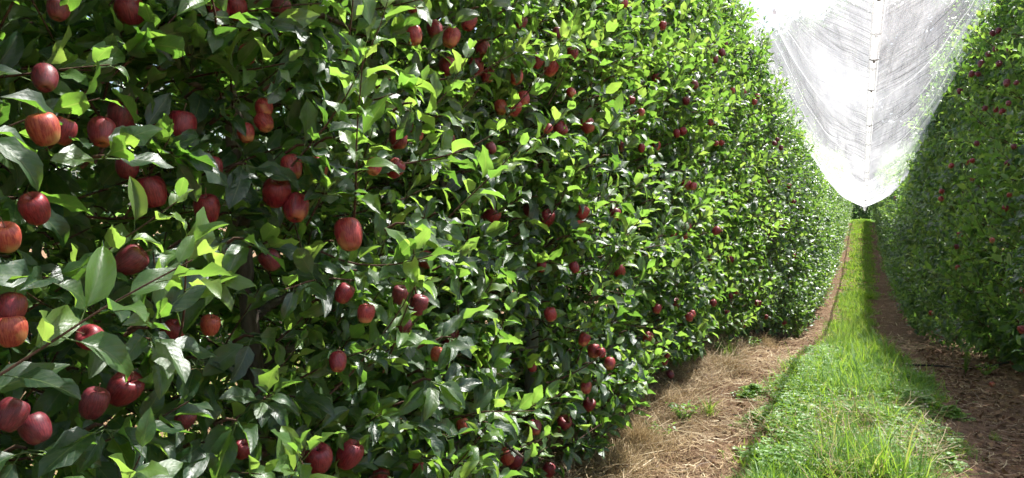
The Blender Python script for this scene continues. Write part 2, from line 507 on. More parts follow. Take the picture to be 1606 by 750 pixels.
def frame_axes(A, Nn):
    A = unit(A)
    Nn = unit(Nn - A * np.sum(Nn * A, -1, keepdims=True))
    return A, Nn, np.cross(A, Nn)

def place(T, pos, A, Nn, size):
    """many copies of the templates in list T -> V, F, UV"""
    Bx = np.cross(A, Nn)
    var = np.arange(len(pos)) % len(T)
    Vs, Fs, Us, own = [], [], [], []
    off = 0
    for k, (tv, tf, tu) in enumerate(T):
        sel = np.where(var == k)[0]
        if not len(sel): continue
        s = size[sel][:, None, None]
        V = pos[sel][:, None] + s * (tv[None, :, 0:1] * Bx[sel][:, None] + tv[None, :, 1:2] * A[sel][:, None] + tv[None, :, 2:3] * Nn[sel][:, None])
        n = len(sel)
        F = tf[None] + (np.arange(n) * len(tv))[:, None, None] + off
        Vs.append(V.reshape(-1, 3)); Fs.append(F.reshape(-1, 4)); Us.append(np.tile(tu, (n, 1)))
        own.append(np.repeat(sel, len(tf)))
        off += n * len(tv)
    return np.concatenate(Vs), np.concatenate(Fs), np.concatenate(Us), np.concatenate(own)

LEAF_MESH = {}
def leaf_mesh(k, young):
    if (k, young) not in LEAF_MESH:
        v, f, u = HI[k]
        LEAF_MESH[(k, young)] = quad_mesh("leaf", v, f, u, mats=[YOUNG if young else MATURE])
    return LEAF_MESH[(k, young)]

# ------------------------------------------------------------------ apple tree generator (local frame: +X towards the alley, Y along the row)
def grow_tree(seed, yw=None, rside=0, spacing=1.5, n_shoot=230, n_spur=560, back=0.45, skirt=0.18, top=3.95, low=0.0):
    r = np.random.default_rng(seed)
    twigs, limbs = [], []
    pos, ax, nm, sz, yg = [], [], [], [], []
    hz = top + 0.1
    kz = np.linspace(0, top - 0.15, 9)
    trunk = tube(np.stack([0.03 * np.sin(kz * 2 + seed), 0.04 * np.sin(kz * 1.4 + 2 * seed), kz - 0.05], -1), np.interp(kz, [0, 0.3, top], [0.055, 0.042, 0.012]), 8)
    for k in range(13):                                   # scaffold limbs
        z0 = 0.45 + k * (top - 0.9) / 12 + r.uniform(-0.08, 0.08)
        az = r.uniform(-1.1, 1.1) + (math.pi if k % 3 == 2 else 0) + (0.9 if k % 2 else -0.9)
        L = (0.95 if abs(math.sin(az)) > 0.6 else 0.62) * (1 - 0.5 * z0 / top) * r.uniform(0.8, 1.1)
        q = np.linspace(0, 1, 6)
        p = np.stack([np.cos(az) * L * q, np.sin(az) * L * q, z0 + L * (0.35 * q - 0.25 * q * q)], -1) + r.normal(0, 0.012, (6, 3)) * q[:, None]
        limbs.append(tube(p, np.interp(q, [0, 1], [0.022, 0.006]), 5))
    def add_leaf(p, a, n, s, y):
        pos.append(p); ax.append(a); nm.append(n); sz.append(s); yg.append(y)
    UP = np.array([0, 0, 1.0])
    def wide(y, z):
        z = min(max(z, 0), 4.45)
        if yw is None:
            return float(profile(z)) * (0.88 + 0.24 * float(vnoise(np.array(y * 1.6 + seed * 7.0), np.array(z * 1.5), 78)))
        return float(profile(z) * lump(rside, yw + (-y if rside else y), z))
    def hollow(y, z):
        yy = (yw + (-y if rside else y)) if yw is not None else y + seed * 3.0
        return r.random() > 0.30 + 1.1 * float(vnoise(np.array(yy * 2.1 + 9), np.array(z * 1.9), 83))
    n_feat = 26 if yw is None else 44
    n_lead = 20
    for k in range(-n_feat - n_lead, int(n_shoot * (1 + back))):
        side = 1.0 if k < n_shoot else -1.0
        feat, lead = -n_feat <= k < 0, k < -n_feat
        z0 = r.uniform(skirt, hz - 0.35)
        if r.random() < 0.07: z0 = hz - 0.5
        if r.random() < low: z0 = r.uniform(skirt, 0.6)
        y0 = r.uniform(-spacing * 0.56, spacing * 0.56)
        if lead: z0 = hz - r.uniform(0.35, 1.1)
        elif not feat and side > 0 and hollow(y0, z0): continue
        wz = wide(y0, z0)
        x0 = side * r.uniform(0.15, 0.75) * wz
        if feat: x0 = 0.82 * wz
        if lead: x0 = r.uniform(-0.25, 0.85) * wz
        d = unit(np.array([side * r.uniform(0.1, 1.0), r.normal(0, 0.65), r.uniform(-0.25, 0.9)]))
        if feat: d = unit(np.array([r.uniform(0.3, 0.9), r.normal(0, 0.6), r.uniform(0.1, 1.0)]))
        if lead: d = unit(np.array([r.normal(0, 0.2), r.normal(0, 0.25), 1.0]))
        L = r.uniform(0.35, 0.6) if feat else r.uniform(0.7, 1.25) if lead else r.uniform(0.22, 0.58)
        bend = r.uniform(-0.25, 0.9)
        nseg = 6
        pts = [np.array([x0, y0, z0])]
        young = r.random() < 0.5 or feat
        lim = 1.65 if feat else 9.0 if lead else r.uniform(0.88, 1.2) if r.random() < 0.86 else 1.36
        for j in range(nseg):
            d = unit(d + UP * bend / nseg + r.normal(0, 0.05, 3))
            nx = pts[-1] + d * L / nseg
            if side * nx[0] > wide(nx[1], nx[2]) * lim or nx[2] > hz + (0.85 if lead else 0.3) or nx[2] < skirt * 0.6:
                break
            pts.append(nx)
        if len(pts) < 3: continue
        pts = np.array(pts)
        twigs.append((pts, np.linspace(0.0038, 0.0015, len(pts))))
        tl = np.linalg.norm(np.diff(pts, axis=0), axis=1).sum()
        nl = max(4, int(tl / 0.034))
        ph = r.uniform(0, 6.28)
        for j in range(nl):
            q = (0.12 + 0.88 * j / (nl - 1)) * (len(pts) - 1)
            i = min(int(q), len(pts) - 2)
            p = pts[i] + (pts[i + 1] - pts[i]) * (q - i)
            T = unit(pts[i + 1] - pts[i])
            e1 = unit(np.cross(T, np.array([0.3, 0.9, 0.2])))
            e2 = np.cross(T, e1)
            a = ph + j * 2.4
            out = math.cos(a) * e1 + math.sin(a) * e2
            f = j / max(nl - 1, 1)
            A = unit(T * (0.45 + 0.5 * f) + out * 0.9 + np.array([side * 0.15, 0, 0.12 if young else -0.2]) + r.normal(0, 0.15, 3))
            Nn = UP * 0.8 + np.array([side * 0.35, 0, 0]) + T * 0.6 + r.normal(0, 0.33, 3)
            s = r.uniform(0.072, 0.116) * (0.75 if lead else 1.08 if feat else 1.0) * (1 - 0.45 * max(0, f - 0.75) / 0.25)
            add_leaf(p + A * s * 0.24, A, Nn, s, 1 if (young and f > 0.25) else 0)
    for k in range(int(n_spur * (1 + back * 0.8))):
        side = 1.0 if k < n_spur else -1.0
        z0 = r.uniform(skirt, hz - 0.25)
        y0 = r.uniform(-spacing * 0.55, spacing * 0.55)
        if r.random() < low: z0 = r.uniform(skirt, 0.5)
        elif side > 0 and hollow(y0, z0): continue
        wz = wide(y0, z0)
        x0 = side * wz * (1 - abs(r.normal(0, 0.42 if side > 0 else 0.55)))
        c = np.array([x0, y0, z0])
        hang = r.random() < 0.55
        for j in range(r.integers(4, 9)):
            az = r.uniform(0, 6.28)
            A = np.array([math.cos(az) * 0.7 + side * 0.5, math.sin(az), r.uniform(-1.1, -0.1) if hang else r.uniform(-0.4, 0.9)])
            A = unit(A)
            Nn = np.array([side * 0.75, 0, 0.75]) + r.normal(0, 0.4, 3)
            s = r.uniform(0.076, 0.128)
            add_leaf(c + A * s * 0.28, A, Nn, s, 0)
        twigs.append((np.array([c - np.array([side * 0.07, 0, 0.02]), c - np.array([side * 0.03, 0, 0.0]), c]), np.array([0.005, 0.004, 0.003])))
    pos = np.array(pos); A, Nn, _ = frame_axes(np.array(ax), np.array(nm))
    return dict(trunk=trunk, limbs=limbs, twigs=twigs, pos=pos, A=A, N=Nn, size=np.array(sz), young=np.array(yg))

# ------------------------------------------------------------------ apples: photo pixel, diameter in pixels, tone, label
APPLES = []
def ap(x, y, d, tone=0, label=None, vis=1):
    APPLES.append((x, y, d, tone, label, vis))
ap(68, 202, 52, 1, 'orange-red apple at far left with a leaf lying over its top')
ap(160, 207, 48, 0, 'red apple behind the bare twig near the left edge')
ap(192, 182, 46, 2)
ap(285, 198, 50, 0, 'bright red apple beside a curled leaf right of the bare twig')
ap(248, 205, 34, 2, None, 2)
ap(237, 300, 48, 0, 'red apple above a broad drooping leaf in the closest tree')
ap(325, 327, 47, 0, 'red apple right of the broad drooping leaf')
ap(205, 20, 48, 0, "large red apple cut by the picture's top edge in the closest tree")
ap(92, 14, 24, 2, None, 2)
ap(342, 14, 36, 0, 'red apple at the top edge, left one of a touching pair')
ap(372, 14, 36, 0, 'red apple at the top edge, right one of a touching pair')
ap(70, 122, 26, 2, None, 2)
ap(388, 85, 30, 3)
ap(55, 327, 28, 0, None, 2)
ap(10, 372, 42, 1, 'yellowish orange apple cut by the left picture edge')
ap(200, 262, 36, 2, None, 2)
ap(335, 262, 28, 0, None, 2)
ap(385, 208, 28, 3, None, 2)
ap(98, 205, 24, 0, None, 2)
ap(434, 302, 50, 0, 'large deep red apple, upper left one of a touching pair')
ap(464, 325, 46, 0, 'large deep red apple, lower right one of a touching pair')
ap(547, 367, 46, 3, 'sunlit red apple hanging alone beside a big dark leaf')
ap(457, 262, 36, 3)
ap(497, 265, 40, 3, None, 2)
ap(414, 170, 32, 3, 'pinkish apple peeping out, upper of two near the sunlit shoots')
ap(414, 192, 26, 3, None, 2)
ap(440, 12, 34, 2)
ap(648, 55, 33, 3, 'leftmost apple of the bunch near the top middle')
ap(707, 58, 33, 3, 'apple in the middle of the bunch near the top')
ap(682, 47, 30, 0, None, 2)
ap(735, 33, 27, 0, 'uppermost right apple of the bunch near the top middle')
ap(757, 77, 28, 0, 'right-hand apple of the bunch near the top middle')
ap(702, 104, 32, 0, 'lowest left apple of the bunch near the top middle')
ap(747, 104, 27, 0)
ap(764, 117, 27, 0, 'lowest right apple of the bunch near the top middle')
ap(652, 208, 29, 3, 'apple in full view with a shoot passing beneath its right side')
ap(625, 218, 30, 0, None, 2)
ap(620, 264, 30, 0)
ap(587, 261, 20, 3, None, 2)
ap(704, 220, 22, 3, None, 2)
ap(770, 232, 14, 2)
ap(770, 338, 30, 0, 'red apple in shadow right of the middle, mid height')
ap(650, 8, 30, 0, None, 2)
ap(864, 106, 33, 3, 'large sunlit red apple, rightmost of four in a line')
ap(808, 119, 33, 3, 'red apple below the bunch, next to the big sunlit one')
ap(820, 155, 27, 3, 'upper right apple of a tight trio')
ap(806, 169, 29, 3, 'front apple of a tight trio')
ap(785, 168, 24, 1, 'left apple of a tight trio half behind leaves')
ap(921, 196, 26, 3, 'round sunlit apple hanging free in the middle of the sunlit row')
ap(878, 202, 26, 0)
ap(1028, 120, 17, 3, 'lone sunlit apple high on the row towards the net')
ap(1039, 40, 14, 3)
ap(979, 5, 15, 3)
ap(874, 52, 18, 2)
ap(926, 82, 18, 0)
ap(898, 84, 22, 0)
ap(842, 96, 24, 0)
ap(1006, 176, 13, 3)
ap(989, 158, 16, 0)
ap(976, 230, 16, 0)
ap(1029, 229, 16, 3)
ap(1006, 232, 14, 0)
ap(859, 202, 14, 3)
ap(896, 145, 16, 3)
ap(1077, 290, 19, 3, 'sunlit apple of a pair low in the middle of the far sunlit row')
ap(1087, 292, 14, 3)
ap(859, 342, 27, 0)
ap(830, 327, 24, 2)
ap(914, 333, 22, 3, None, 2)
ap(909, 356, 19, 1, None, 2)
ap(964, 336, 20, 0, 'red apple halfway up the receding sunlit row')
ap(1132, 82, 14, 2, "dark apple in a high bunch near the net's edge")
ap(1121, 93, 13, 2)
ap(1137, 70, 13, 2)
ap(1149, 142, 10, 3)
ap(1166, 145, 11, 3)
ap(1188, 152, 11, 3, 'rosy apple of a bunch where the sunlit row meets the net')
ap(1183, 160, 12, 3)
ap(1124, 192, 12, 3, 'small rosy apple of a side-by-side pair under the bunch')
ap(1114, 192, 12, 0)
ap(1131, 224, 11, 3)
ap(1123, 225, 10, 3)
ap(1071, 206, 14, 0, 'red apple of a close pair in the receding row')
ap(1061, 209, 14, 0)
ap(1089, 133, 15, 2)
ap(1076, 158, 14, 2)
ap(1124, 362, 15, 0)
ap(1079, 355, 14, 3)
ap(1056, 370, 15, 3)
ap(1074, 370, 12, 3)
ap(818, 35, 20, 2)
ap(195, 610, 57, 0, 'biggest crimson apple, front one of a pair near the lower left')
ap(147, 632, 48, 2, 'dark apple tucked behind the biggest crimson apple')
ap(55, 672, 52, 2, 'dark red apple in deep shade in the lower left corner')
ap(18, 650, 36, 2)
ap(143, 530, 42, 0, 'red apple half hidden by a hanging leaf near the left edge')
ap(271, 521, 40, 0, 'red apple under a spur of leaves above the biggest crimson apple')
ap(206, 408, 48, 2, 'dark apple with two leaves hanging in front in the closest tree')
ap(16, 518, 40, 1, 'orange apple half covered by a leaf at the left picture edge')
ap(18, 482, 28, 0, None, 2)
ap(350, 405, 26, 2, None, 2)
ap(290, 657, 26, 2, None, 2)
ap(330, 510, 24, 1, None, 2)
ap(380, 705, 24, 0, None, 2)
ap(499, 719, 50, 0, 'large striped apple at the bottom edge, left one of a pair')
ap(548, 713, 46, 0, 'large striped apple at the bottom edge, right one of a pair')
ap(667, 407, 28, 0, 'round red apple under a broad bright leaf, middle of the picture')
ap(540, 460, 32, 0, 'deep red apple left of a thin upright twig')
ap(574, 491, 20, 3)
ap(657, 478, 34, 2)
ap(627, 462, 28, 2, None, 2)
ap(706, 530, 34, 0, 'deep red apple in a dark gap of the lower middle leaves')
ap(634, 512, 28, 2, None, 2)
ap(424, 407, 36, 2)
ap(657, 738, 28, 0)
ap(597, 745, 28, 0, None, 2)
ap(530, 567, 22, 0, None, 2)
ap(795, 715, 32, 1, 'orange-tinged apple at the bottom edge under the middle trees')
ap(685, 555, 20, 1, None, 2)
ap(727, 668, 22, 1, None, 2)
ap(884, 664, 28, 0, 'striped red apple low over the straw on the lower right of the foliage')
ap(949, 648, 26, 0, 'lowest hanging apple beside the bare twig over the straw')
ap(924, 635, 24, 0, 'apple just left of the lowest hanging apple')
ap(919, 607, 19, 3)
ap(931, 550, 23, 3, 'sunlit apple at the left of a trio above the straw')
ap(956, 570, 19, 3, 'right apple of a sunlit trio above the straw')
ap(916, 532, 21, 3)
ap(943, 553, 17, 3)
ap(863, 493, 21, 3, 'lone rosy apple over dark leaves in the lower middle')
ap(971, 424, 22, 3, 'sunlit apple facing out alone halfway up the receding row')
ap(849, 418, 18, 0)
ap(901, 419, 18, 0)
ap(1030, 484, 18, 3)
ap(1081, 497, 15, 3, 'rosy apple low in the receding row above the weeds')
ap(1060, 477, 18, 0)
ap(1086, 492, 12, 3)
ap(1046, 556, 12, 0)
ap(1042, 567, 13, 0)
ap(1051, 587, 14, 2, 'dark maroon apple hanging low above the broadleaf weed')
ap(1069, 615, 14, 3, 'rosy apple hanging lowest over the broadleaf weed')
ap(1146, 407, 12, 0)
ap(1114, 405, 11, 2)
ap(1119, 475, 13, 0)
ap(1154, 457, 11, 0, "small red apple on the sunlit row's lower edge")
ap(1146, 464, 10, 2)
ap(1141, 492, 11, 0)
ap(1191, 475, 9, 0)
ap(1166, 505, 9, 0)
ap(839, 670, 22, 0)
ap(861, 737, 25, 0)
ap(808, 722, 28, 0)
ap(1016, 530, 18, 1)
ap(834, 575, 18, 0, None, 2)
ap(1215, 18, 9, 0, 'small red apple on the topmost shoot against the white net')
ap(1188, 36, 7, 3)
ap(1557, 52, 10, 2, 'left one of the two topmost maroon apples in the shaded row')
ap(1566, 48, 10, 2)
ap(1561, 77, 10, 2)
ap(1577, 75, 10, 2, 'right-hand maroon apple of the high bunch in the shaded row')
ap(1550, 85, 10, 2)
ap(1539, 100, 12, 2, 'largest maroon apple of the high bunch in the shaded row')
ap(1527, 85, 11, 2)
ap(1524, 116, 11, 2)
ap(1534, 116, 9, 2)
ap(1567, 100, 11, 2)
ap(1579, 130, 12, 2)
ap(1583, 78, 9, 2)
ap(1505, 143, 10, 2, "lone maroon apple on the shaded row's outline against the net")
ap(1545, 170, 10, 2, "maroon apple halfway down the shaded row's upper edge")
ap(1562, 172, 9, 0)
ap(1572, 175, 11, 0, 'red apple below the high bunch of the shaded row')
ap(1582, 162, 9, 2)
ap(1532, 225, 10, 2)
ap(1492, 260, 9, 3)
ap(1517, 255, 9, 3)
ap(1525, 252, 9, 3, 'rosy apple of a trio in the shaded row')
ap(1582, 257, 13, 2, "dark apple near the picture's right edge, mid height")
ap(1477, 300, 9, 3)
ap(1476, 312, 9, 3, 'lower rosy apple of a stacked pair in the shaded row')
ap(1525, 282, 9, 3)
ap(1583, 306, 9, 3)
ap(1577, 327, 11, 3, 'rosy apple under bright leaves of the shaded row')
ap(1506, 368, 11, 3, 'rosy apple alone in the middle of the shaded row')
ap(1556, 377, 9, 1)
ap(1595, 332, 9, 2)
ap(1500, 387, 9, 2)
ap(1502, 420, 9, 1)
ap(1460, 491, 8, 1)
ap(1602, 517, 14, 3, 'rosy apple hanging low at the right picture edge')
ap(1604, 455, 11, 1)
ap(1590, 230, 10, 2)
ap(1594, 130, 9, 2)
ap(1404, 310, 6, 3)
ap(1215, 225, 9, 2)
ap(1225, 232, 9, 2, 'dark apple of a tiny bunch on the far sunlit row')
ap(1219, 219, 8, 2)
ap(1177, 290, 9, 2)
ap(1205, 285, 9, 2)
ap(1237, 292, 9, 0)
ap(1245, 317, 8, 0)
ap(1205, 365, 11, 2)
ap(1225, 355, 11, 2, 'dark apple of a bunch on the distant low branches')
ap(1216, 358, 9, 2)
ap(1232, 358, 9, 2)
ap(1187, 475, 9, 0)
ap(1165, 510, 9, 0)
ap(1230, 506, 9, 0)
ap(1245, 401, 8, 0)
ap(1202, 497, 7, 0)

def face_point(px, py, inset, right=False):
    d = ray(px, py)
    t = 3.0
    for _ in range(70):
        P = CAM + d * t
        zl = (P[2] - float(ground_z(P[1]))) / float(row_scale(right, P[1]))
        wl = float(profile(zl))
        if (not right and P[1] < 10.3) or (right and P[1] < 11.4): wl *= float(lump(int(right), P[1], zl))
        X = (float(row_right(P[1])) - wl + inset) if right else (float(row_left(P[1])) + wl - inset)
        tn = (X - CAM[0]) / d[0] if abs(d[0]) > 1e-4 else t
        t = 0.75 * t + 0.25 * np.clip(tn, 0.8, 70)
    return CAM + d * t, t

apple_w = []                                             # world centre, radius, entry
for (x, y, dpx, tone, label, vis) in APPLES:
    right = x > 1400
    ins = 0.13 if dpx > 22 else (0.07 if dpx > 15 else -0.03) if not right else -0.07
    P, t = face_point(x, y, ins, right)
    depth = (P - CAM) @ _f
    rad = float(np.clip(dpx * depth / FPX / 2, 0.026, 0.044))
    apple_w.append((P, rad, dpx, tone, label, vis))

# ------------------------------------------------------------------ build trees
NEAR_LEFT = 7
tree_no = 0
def emit_tree(name, data, loc, rz, label, group, hi=True, n_leaf_parts=0, scale=1.0):
    root = empty(name, loc, rz, label=label, category="apple tree", group=group)
    root.scale = (1, 1, scale)
    cz, sz_ = math.cos(rz), math.sin(rz)
    Rm = np.array([[cz, -sz_, 0], [sz_, cz, 0], [0, 0, 1]])
    pos, A, Nn, size, young = (data[k].copy() for k in ("pos", "A", "N", "size", "young"))
    if hi:
        mid_l = pos + A * size[:, None] * 0.5
        Wd = (mid_l * np.array([1, 1, scale])) @ Rm.T + np.array(loc)
        px, py, dz = project(Wd)
        keep = np.ones(len(pos), bool)
        ok = dz > 0.2
        for (P, rad, dpx, tone, lab, vis) in apple_w:
            dist3 = np.linalg.norm(Wd - P, axis=1)
            keep &= dist3 > rad * 1.05
            if vis and dpx > 13:
                ax_, ay_, ad = project(P[None])
                lp = size * 0.5 * FPX / np.maximum(dz, 0.3)
                rr = rad * FPX / ad[0]
                hit = ok & (np.hypot(px - ax_[0], py - ay_[0]) < rr * 0.5 + lp * 0.42) & (dz < ad[0] + 0.01) & (dz > ad[0] - 0.9)
                hit &= rng.random(len(pos)) < (0.80 if vis == 1 else 0.4)
                keep &= ~hit
        pos, A, Nn, size, young, Wd, px, py, dz = (q[keep] for q in (pos, A, Nn, size, young, Wd, px, py, dz))
        inside = (dz > 0.3) & (px > -220) & (px < PW + 220) & (py > -220) & (py < PH + 220)
        # the leaves that show largest: nearest in each small cell of the view
        chosen = np.zeros(len(pos), bool)
        if n_leaf_parts:
            inn = (dz > 0.3) & (px > 0) & (px < PW) & (py > 0) & (py < PH)
            cell = 14.0 if inn.any() and dz[inn].min() < 3 else 9.0
            idx = np.where(inn)[0]
            key = (px[idx] // cell).astype(int) * 10000 + (py[idx] // cell).astype(int)
            order = np.lexsort((dz[idx], key))
            first = np.ones(len(idx), bool)
            ko = key[order]
            first[1:] = ko[1:] != ko[:-1]
            cand = idx[order[first]]
            show = size[cand] / dz[cand]
            cand = cand[np.argsort(-show)][:n_leaf_parts]
            chosen[cand] = True
            for i in cand:
                o = link("leaf", leaf_mesh(int(i % len(HI)), int(young[i])), root)
                b = np.cross(A[i], Nn[i])
                M = Matrix.Identity(4)
                for q in range(3):
                    M[q][0], M[q][1], M[q][2], M[q][3] = b[q] * size[i], A[i][q] * size[i], Nn[i][q] * size[i], pos[i][q]
                o.matrix_basis = M
        front = pos[:, 0] > -0.05
        lod = np.where(inside & front & (dz < 3.6), 2, np.where(inside & (dz < 9.0) & (front | (dz < 3.0)), 1, 0))
        blocks = []
        for lv, T in ((2, HI), (1, MID), (0, LOW)):
            s = (lod == lv) & ~chosen
            if s.any():
                V, F, U, own = place(T, pos[s], A[s], Nn[s], size[s])
                blocks.append((V, F, U, young[s][own]))
        mats = [MATURE, YOUNG]
    else:
        V, F, U, own = place(LOW, pos, A, Nn, size)
        blocks = [(V, F, U, young[own])]
        mats = [MATURE_FAR, YOUNG_FAR]
    V, F, U, mi, off = [], [], [], [], 0
    for v, f, u, yv in blocks:
        V.append(v); F.append(f + off); U.append(u); mi.append(yv); off += len(v)
    me = quad_mesh("foliage", np.concatenate(V), np.concatenate(F), np.concatenate(U), mats=mats, mat_idx=np.concatenate(mi))
    link("foliage", me, root, kind="stuff")
    tv, tf = data["trunk"]
    link("trunk", quad_mesh("trunk", tv, tf, mats=[BARK]), root)
    for (lv, lf) in data["limbs"]:
        link("branch", quad_mesh("branch", lv, lf, mats=[BARK]), root)
    tv, tf = join([tube(p, rr, 4 if hi else 3, cap=False) for p, rr in data["twigs"]])
    link("twigs", quad_mesh("twigs", tv, tf, mats=[TWIG]), root, kind="stuff")
    return root

def copy_tree(root, loc, rz, label, group, scale=1.0):
    r = root.copy()
    col.objects.link(r)
    r.location, r.rotation_euler = loc, (0, 0, rz)
    r.scale = (1, 1, scale)
    r["label"] = label
    r["group"] = group
    for ch in list(root.children):
        if ch.name.split(".")[0] in ("foliage", "trunk"):
            c = ch.copy()
            col.objects.link(c)
            c.parent = r
    return r

ORD = ["first", "second", "third", "fourth", "fifth", "sixth", "seventh", "eighth", "ninth", "tenth", "eleventh", "twelfth", "thirteenth", "fourteenth", "fifteenth",
       "sixteenth", "seventeenth", "eighteenth", "nineteenth", "twentieth"]
TENS = ["twenty", "thirty", "forty", "fifty"]
def nth(i):
    return ORD[i] if i < 20 else (TENS[(i + 1) // 10 - 2] + "-" + ORD[(i + 1) % 10 - 1] if (i + 1) % 10 else {30: "thirtieth", 40: "fortieth", 50: "fiftieth"}[i + 1])

SP = 1.5
GL, GR, GB = "apple trees of the sunlit row", "apple trees of the shaded row", "apple trees of the row behind"
def label_left(i):
    if i == 0: return "close apple tree with large dark leaves and big red apples at the picture's edge"
    return f"{nth(i)} apple tree from the camera in the sunlit left row"
def label_right(i):
    return f"{nth(i)} apple tree from the camera in the shaded right row"

# left row, near trees each grown and built on their own
for i in range(NEAR_LEFT):
    y = 0.55 + SP * i
    dat = grow_tree(100 + i, y, 0, n_shoot=285, n_spur=540, back=1.5 if i < 5 else 0.6, skirt=0.14)
    emit_tree("apple_tree", dat, (float(row_left(y)), y, float(ground_z(y))), 0.0, label_left(i), GL, True, 300, float(row_scale(False, y)))
# right row, near trees
for i in range(2):
    y = 9.1 + SP * i
    dat = grow_tree(200 + i, y, 1, n_shoot=260, n_spur=520, skirt=0.1, low=0.14)
    emit_tree("apple_tree", dat, (float(row_right(y)), y, float(ground_z(y))), math.pi, label_right(i), GR, True, 300, float(row_scale(True, y)))
# far trees share four grown variants
protos = []
spots = [("L", i, 0.55 + SP * i) for i in range(NEAR_LEFT, 39)] + [("R", i, 9.1 + SP * i) for i in range(2, 33)] + [("R", -1, 7.6)]
spots += [("B", i, -4.9 + SP * i) for i in range(4, 11)]
for n, (s, i, y) in enumerate(spots):
    if s == "L": loc, rz, lab, gr = (float(row_left(y)), y, float(ground_z(y))), 0.0, label_left(i), GL
    elif s == "R": loc, rz, lab, gr = (float(row_right(y)), y, float(ground_z(y))), math.pi, label_right(i) if i >= 0 else "apple tree of the shaded row just outside the picture", GR
    else: loc, rz, lab, gr = (-6.2, y, float(ground_z(y))), 0.0, "apple tree of the next row, glimpsed through gaps in the sunlit row", GB
    k = n % 4
    if n < 4:
        dat = grow_tree(300 + k, n_shoot=250, n_spur=410, skirt=0.12)
        protos.append(emit_tree("apple_tree", dat, loc, rz, lab, gr, False, 0, float(row_scale(s == 'R', y))))
    else:
        copy_tree(protos[(k * 3 + n // 4) % 4], loc, rz, lab, gr, random.uniform(0.95, 1.05) * float(row_scale(s == 'R', y)))

# low trees closing the far end of the alley
for n, (x, y) in enumerate([(-3.2, 67.5), (-1.7, 66.6), (-0.2, 66.9), (1.3, 66.5), (2.8, 67.3)]):
    copy_tree(protos[n % 4], (x, y, float(ground_z(y))), -math.pi / 2, f"{nth(n)} low leafy tree from the left across the far end of the alley", "low trees across the alley's end", 0.52)

# ------------------------------------------------------------------ build apples
def apple_mesh(name, seed, nu, nv, mat):
    r = np.random.default_rng(seed)
    prof = [(0.00, 0.62), (0.10, 0.72), (0.27, 0.90), (0.50, 0.97), (0.76, 0.88), (0.95, 0.58), (1.0, 0.22), (0.95, -0.20), (0.83, -0.60), (0.66, -0.90), (0.46, -1.04), (0.30, -1.03), (0.14, -0.93), (0.0, -0.86)]
    prof = np.array(prof)
    t = np.linspace(0, 1, nv)
    tt = np.linspace(0, 1, len(prof))
    pr, pz = np.interp(t, tt, prof[:, 0]), np.interp(t, tt, prof[:, 1])
    # smooth the sampled outline a little
    for _ in range(2):
        pr[1:-1] = 0.25 * pr[:-2] + 0.5 * pr[1:-1] + 0.25 * pr[2:]
        pz[1:-1] = 0.25 * pz[:-2] + 0.5 * pz[1:-1] + 0.25 * pz[2:]
    pr *= 1.04
    a = np.arange(nu) * 2 * math.pi / nu
    ph = r.uniform(0, 6.28)
    rib = 1 + 0.025 * np.cos(5 * a + ph)[None] * smooth(0.2, -0.9, pz)[:, None] + 0.03 * np.cos(a + ph * 2)[None]
    X = pr[:, None] * np.cos(a)[None] * rib
    Y = pr[:, None] * np.sin(a)[None] * rib
    Zz = np.repeat(pz[:, None], nu, 1) * r.uniform(0.93, 1.03) + 0.05 * X * r.uniform(-1, 1)
    V = np.stack([X, Y, Zz], -1).reshape(-1, 3)
    i = np.arange(nv - 1)[:, None] * nu
    j = np.arange(nu)[None]
    F = np.stack([i + nu + j, i + nu + (j + 1) % nu, i + (j + 1) % nu, i + j], -1).reshape(-1, 4)
    return quad_mesh(name, V, F, mats=[mat])
AM = {(t, k, hi): apple_mesh("apple", 10 * t + k, 28 if hi else 14, 20 if hi else 11, APPLE_M[t]) for t in range(4) for k in range(3) for hi in (0, 1)}
sv, sf = tube([(0, 0, 0.60), (0.03, 0.02, 0.85), (0.10, 0.05, 1.12), (0.22, 0.1, 1.42)], [0.045, 0.035, 0.035, 0.05], 6)
STEM_MESH = quad_mesh("stem", sv, sf, mats=[STEM])
cparts = []
for q in range(5):
    a = q * 2 * math.pi / 5
    cparts.append(tube([(0.02 * math.cos(a), 0.02 * math.sin(a), -0.78), (0.09 * math.cos(a), 0.09 * math.sin(a), -0.90), (0.05 * math.cos(a), 0.05 * math.sin(a), -0.965)], [0.03, 0.03, 0.008], 4))
cv, cf = join(cparts)
CALYX_MESH = quad_mesh("calyx", cv, cf, mats=[STEM])
GROUPS = {
    "L1": ("red apple half hidden among the large leaves of the closest trees", "apples half hidden in the closest trees"),
    "L2": ("mid-sized red apple among the leaves of the middle sunlit trees", "apples in the middle of the sunlit row"),
    "L3": ("small red apple far along the sunlit row towards the net", "small apples far along the sunlit row"),
    "L0": ("dark red apple low in the far sunlit row above the straw", "low dark apples far along the sunlit row"),
    "R1": ("small maroon apple high in the shaded row against the net", "apples high in the shaded row"),
    "R2": ("small dull brownish red apple in the middle of the shaded row", "apples in the shaded row"),
}
def group_of(x, y, d):
    if x > 1400: return "R1" if y < 190 else "R2"
    if x < 420: return "L1"
    if x < 1000: return "L2"
    return "L0" if y > 340 else "L3"
def put_apple(P, rad, tone, label, group, tilt=0.30, hi=True, seed=0):
    r = random.Random(seed)
    o = link("apple", AM[(tone, r.randrange(3), 1 if hi else 0)])
    o.location = P
    o.rotation_euler = (r.gauss(0, tilt), r.gauss(0, tilt), r.uniform(0, 6.28))
    k = r.uniform(0.90, 1.02)
    o.scale = (rad * 0.94 * k, rad * 0.94 * k, rad * k * r.uniform(1.0, 1.14))
    o["label"], o["category"] = label, "apple"
    if group: o["group"] = group
    if hi:
        link("stem", STEM_MESH, o)
        link("calyx", CALYX_MESH, o)
    return o
MARKS = [(a[0], a[1], a[4]) for a in APPLES if a[4]]
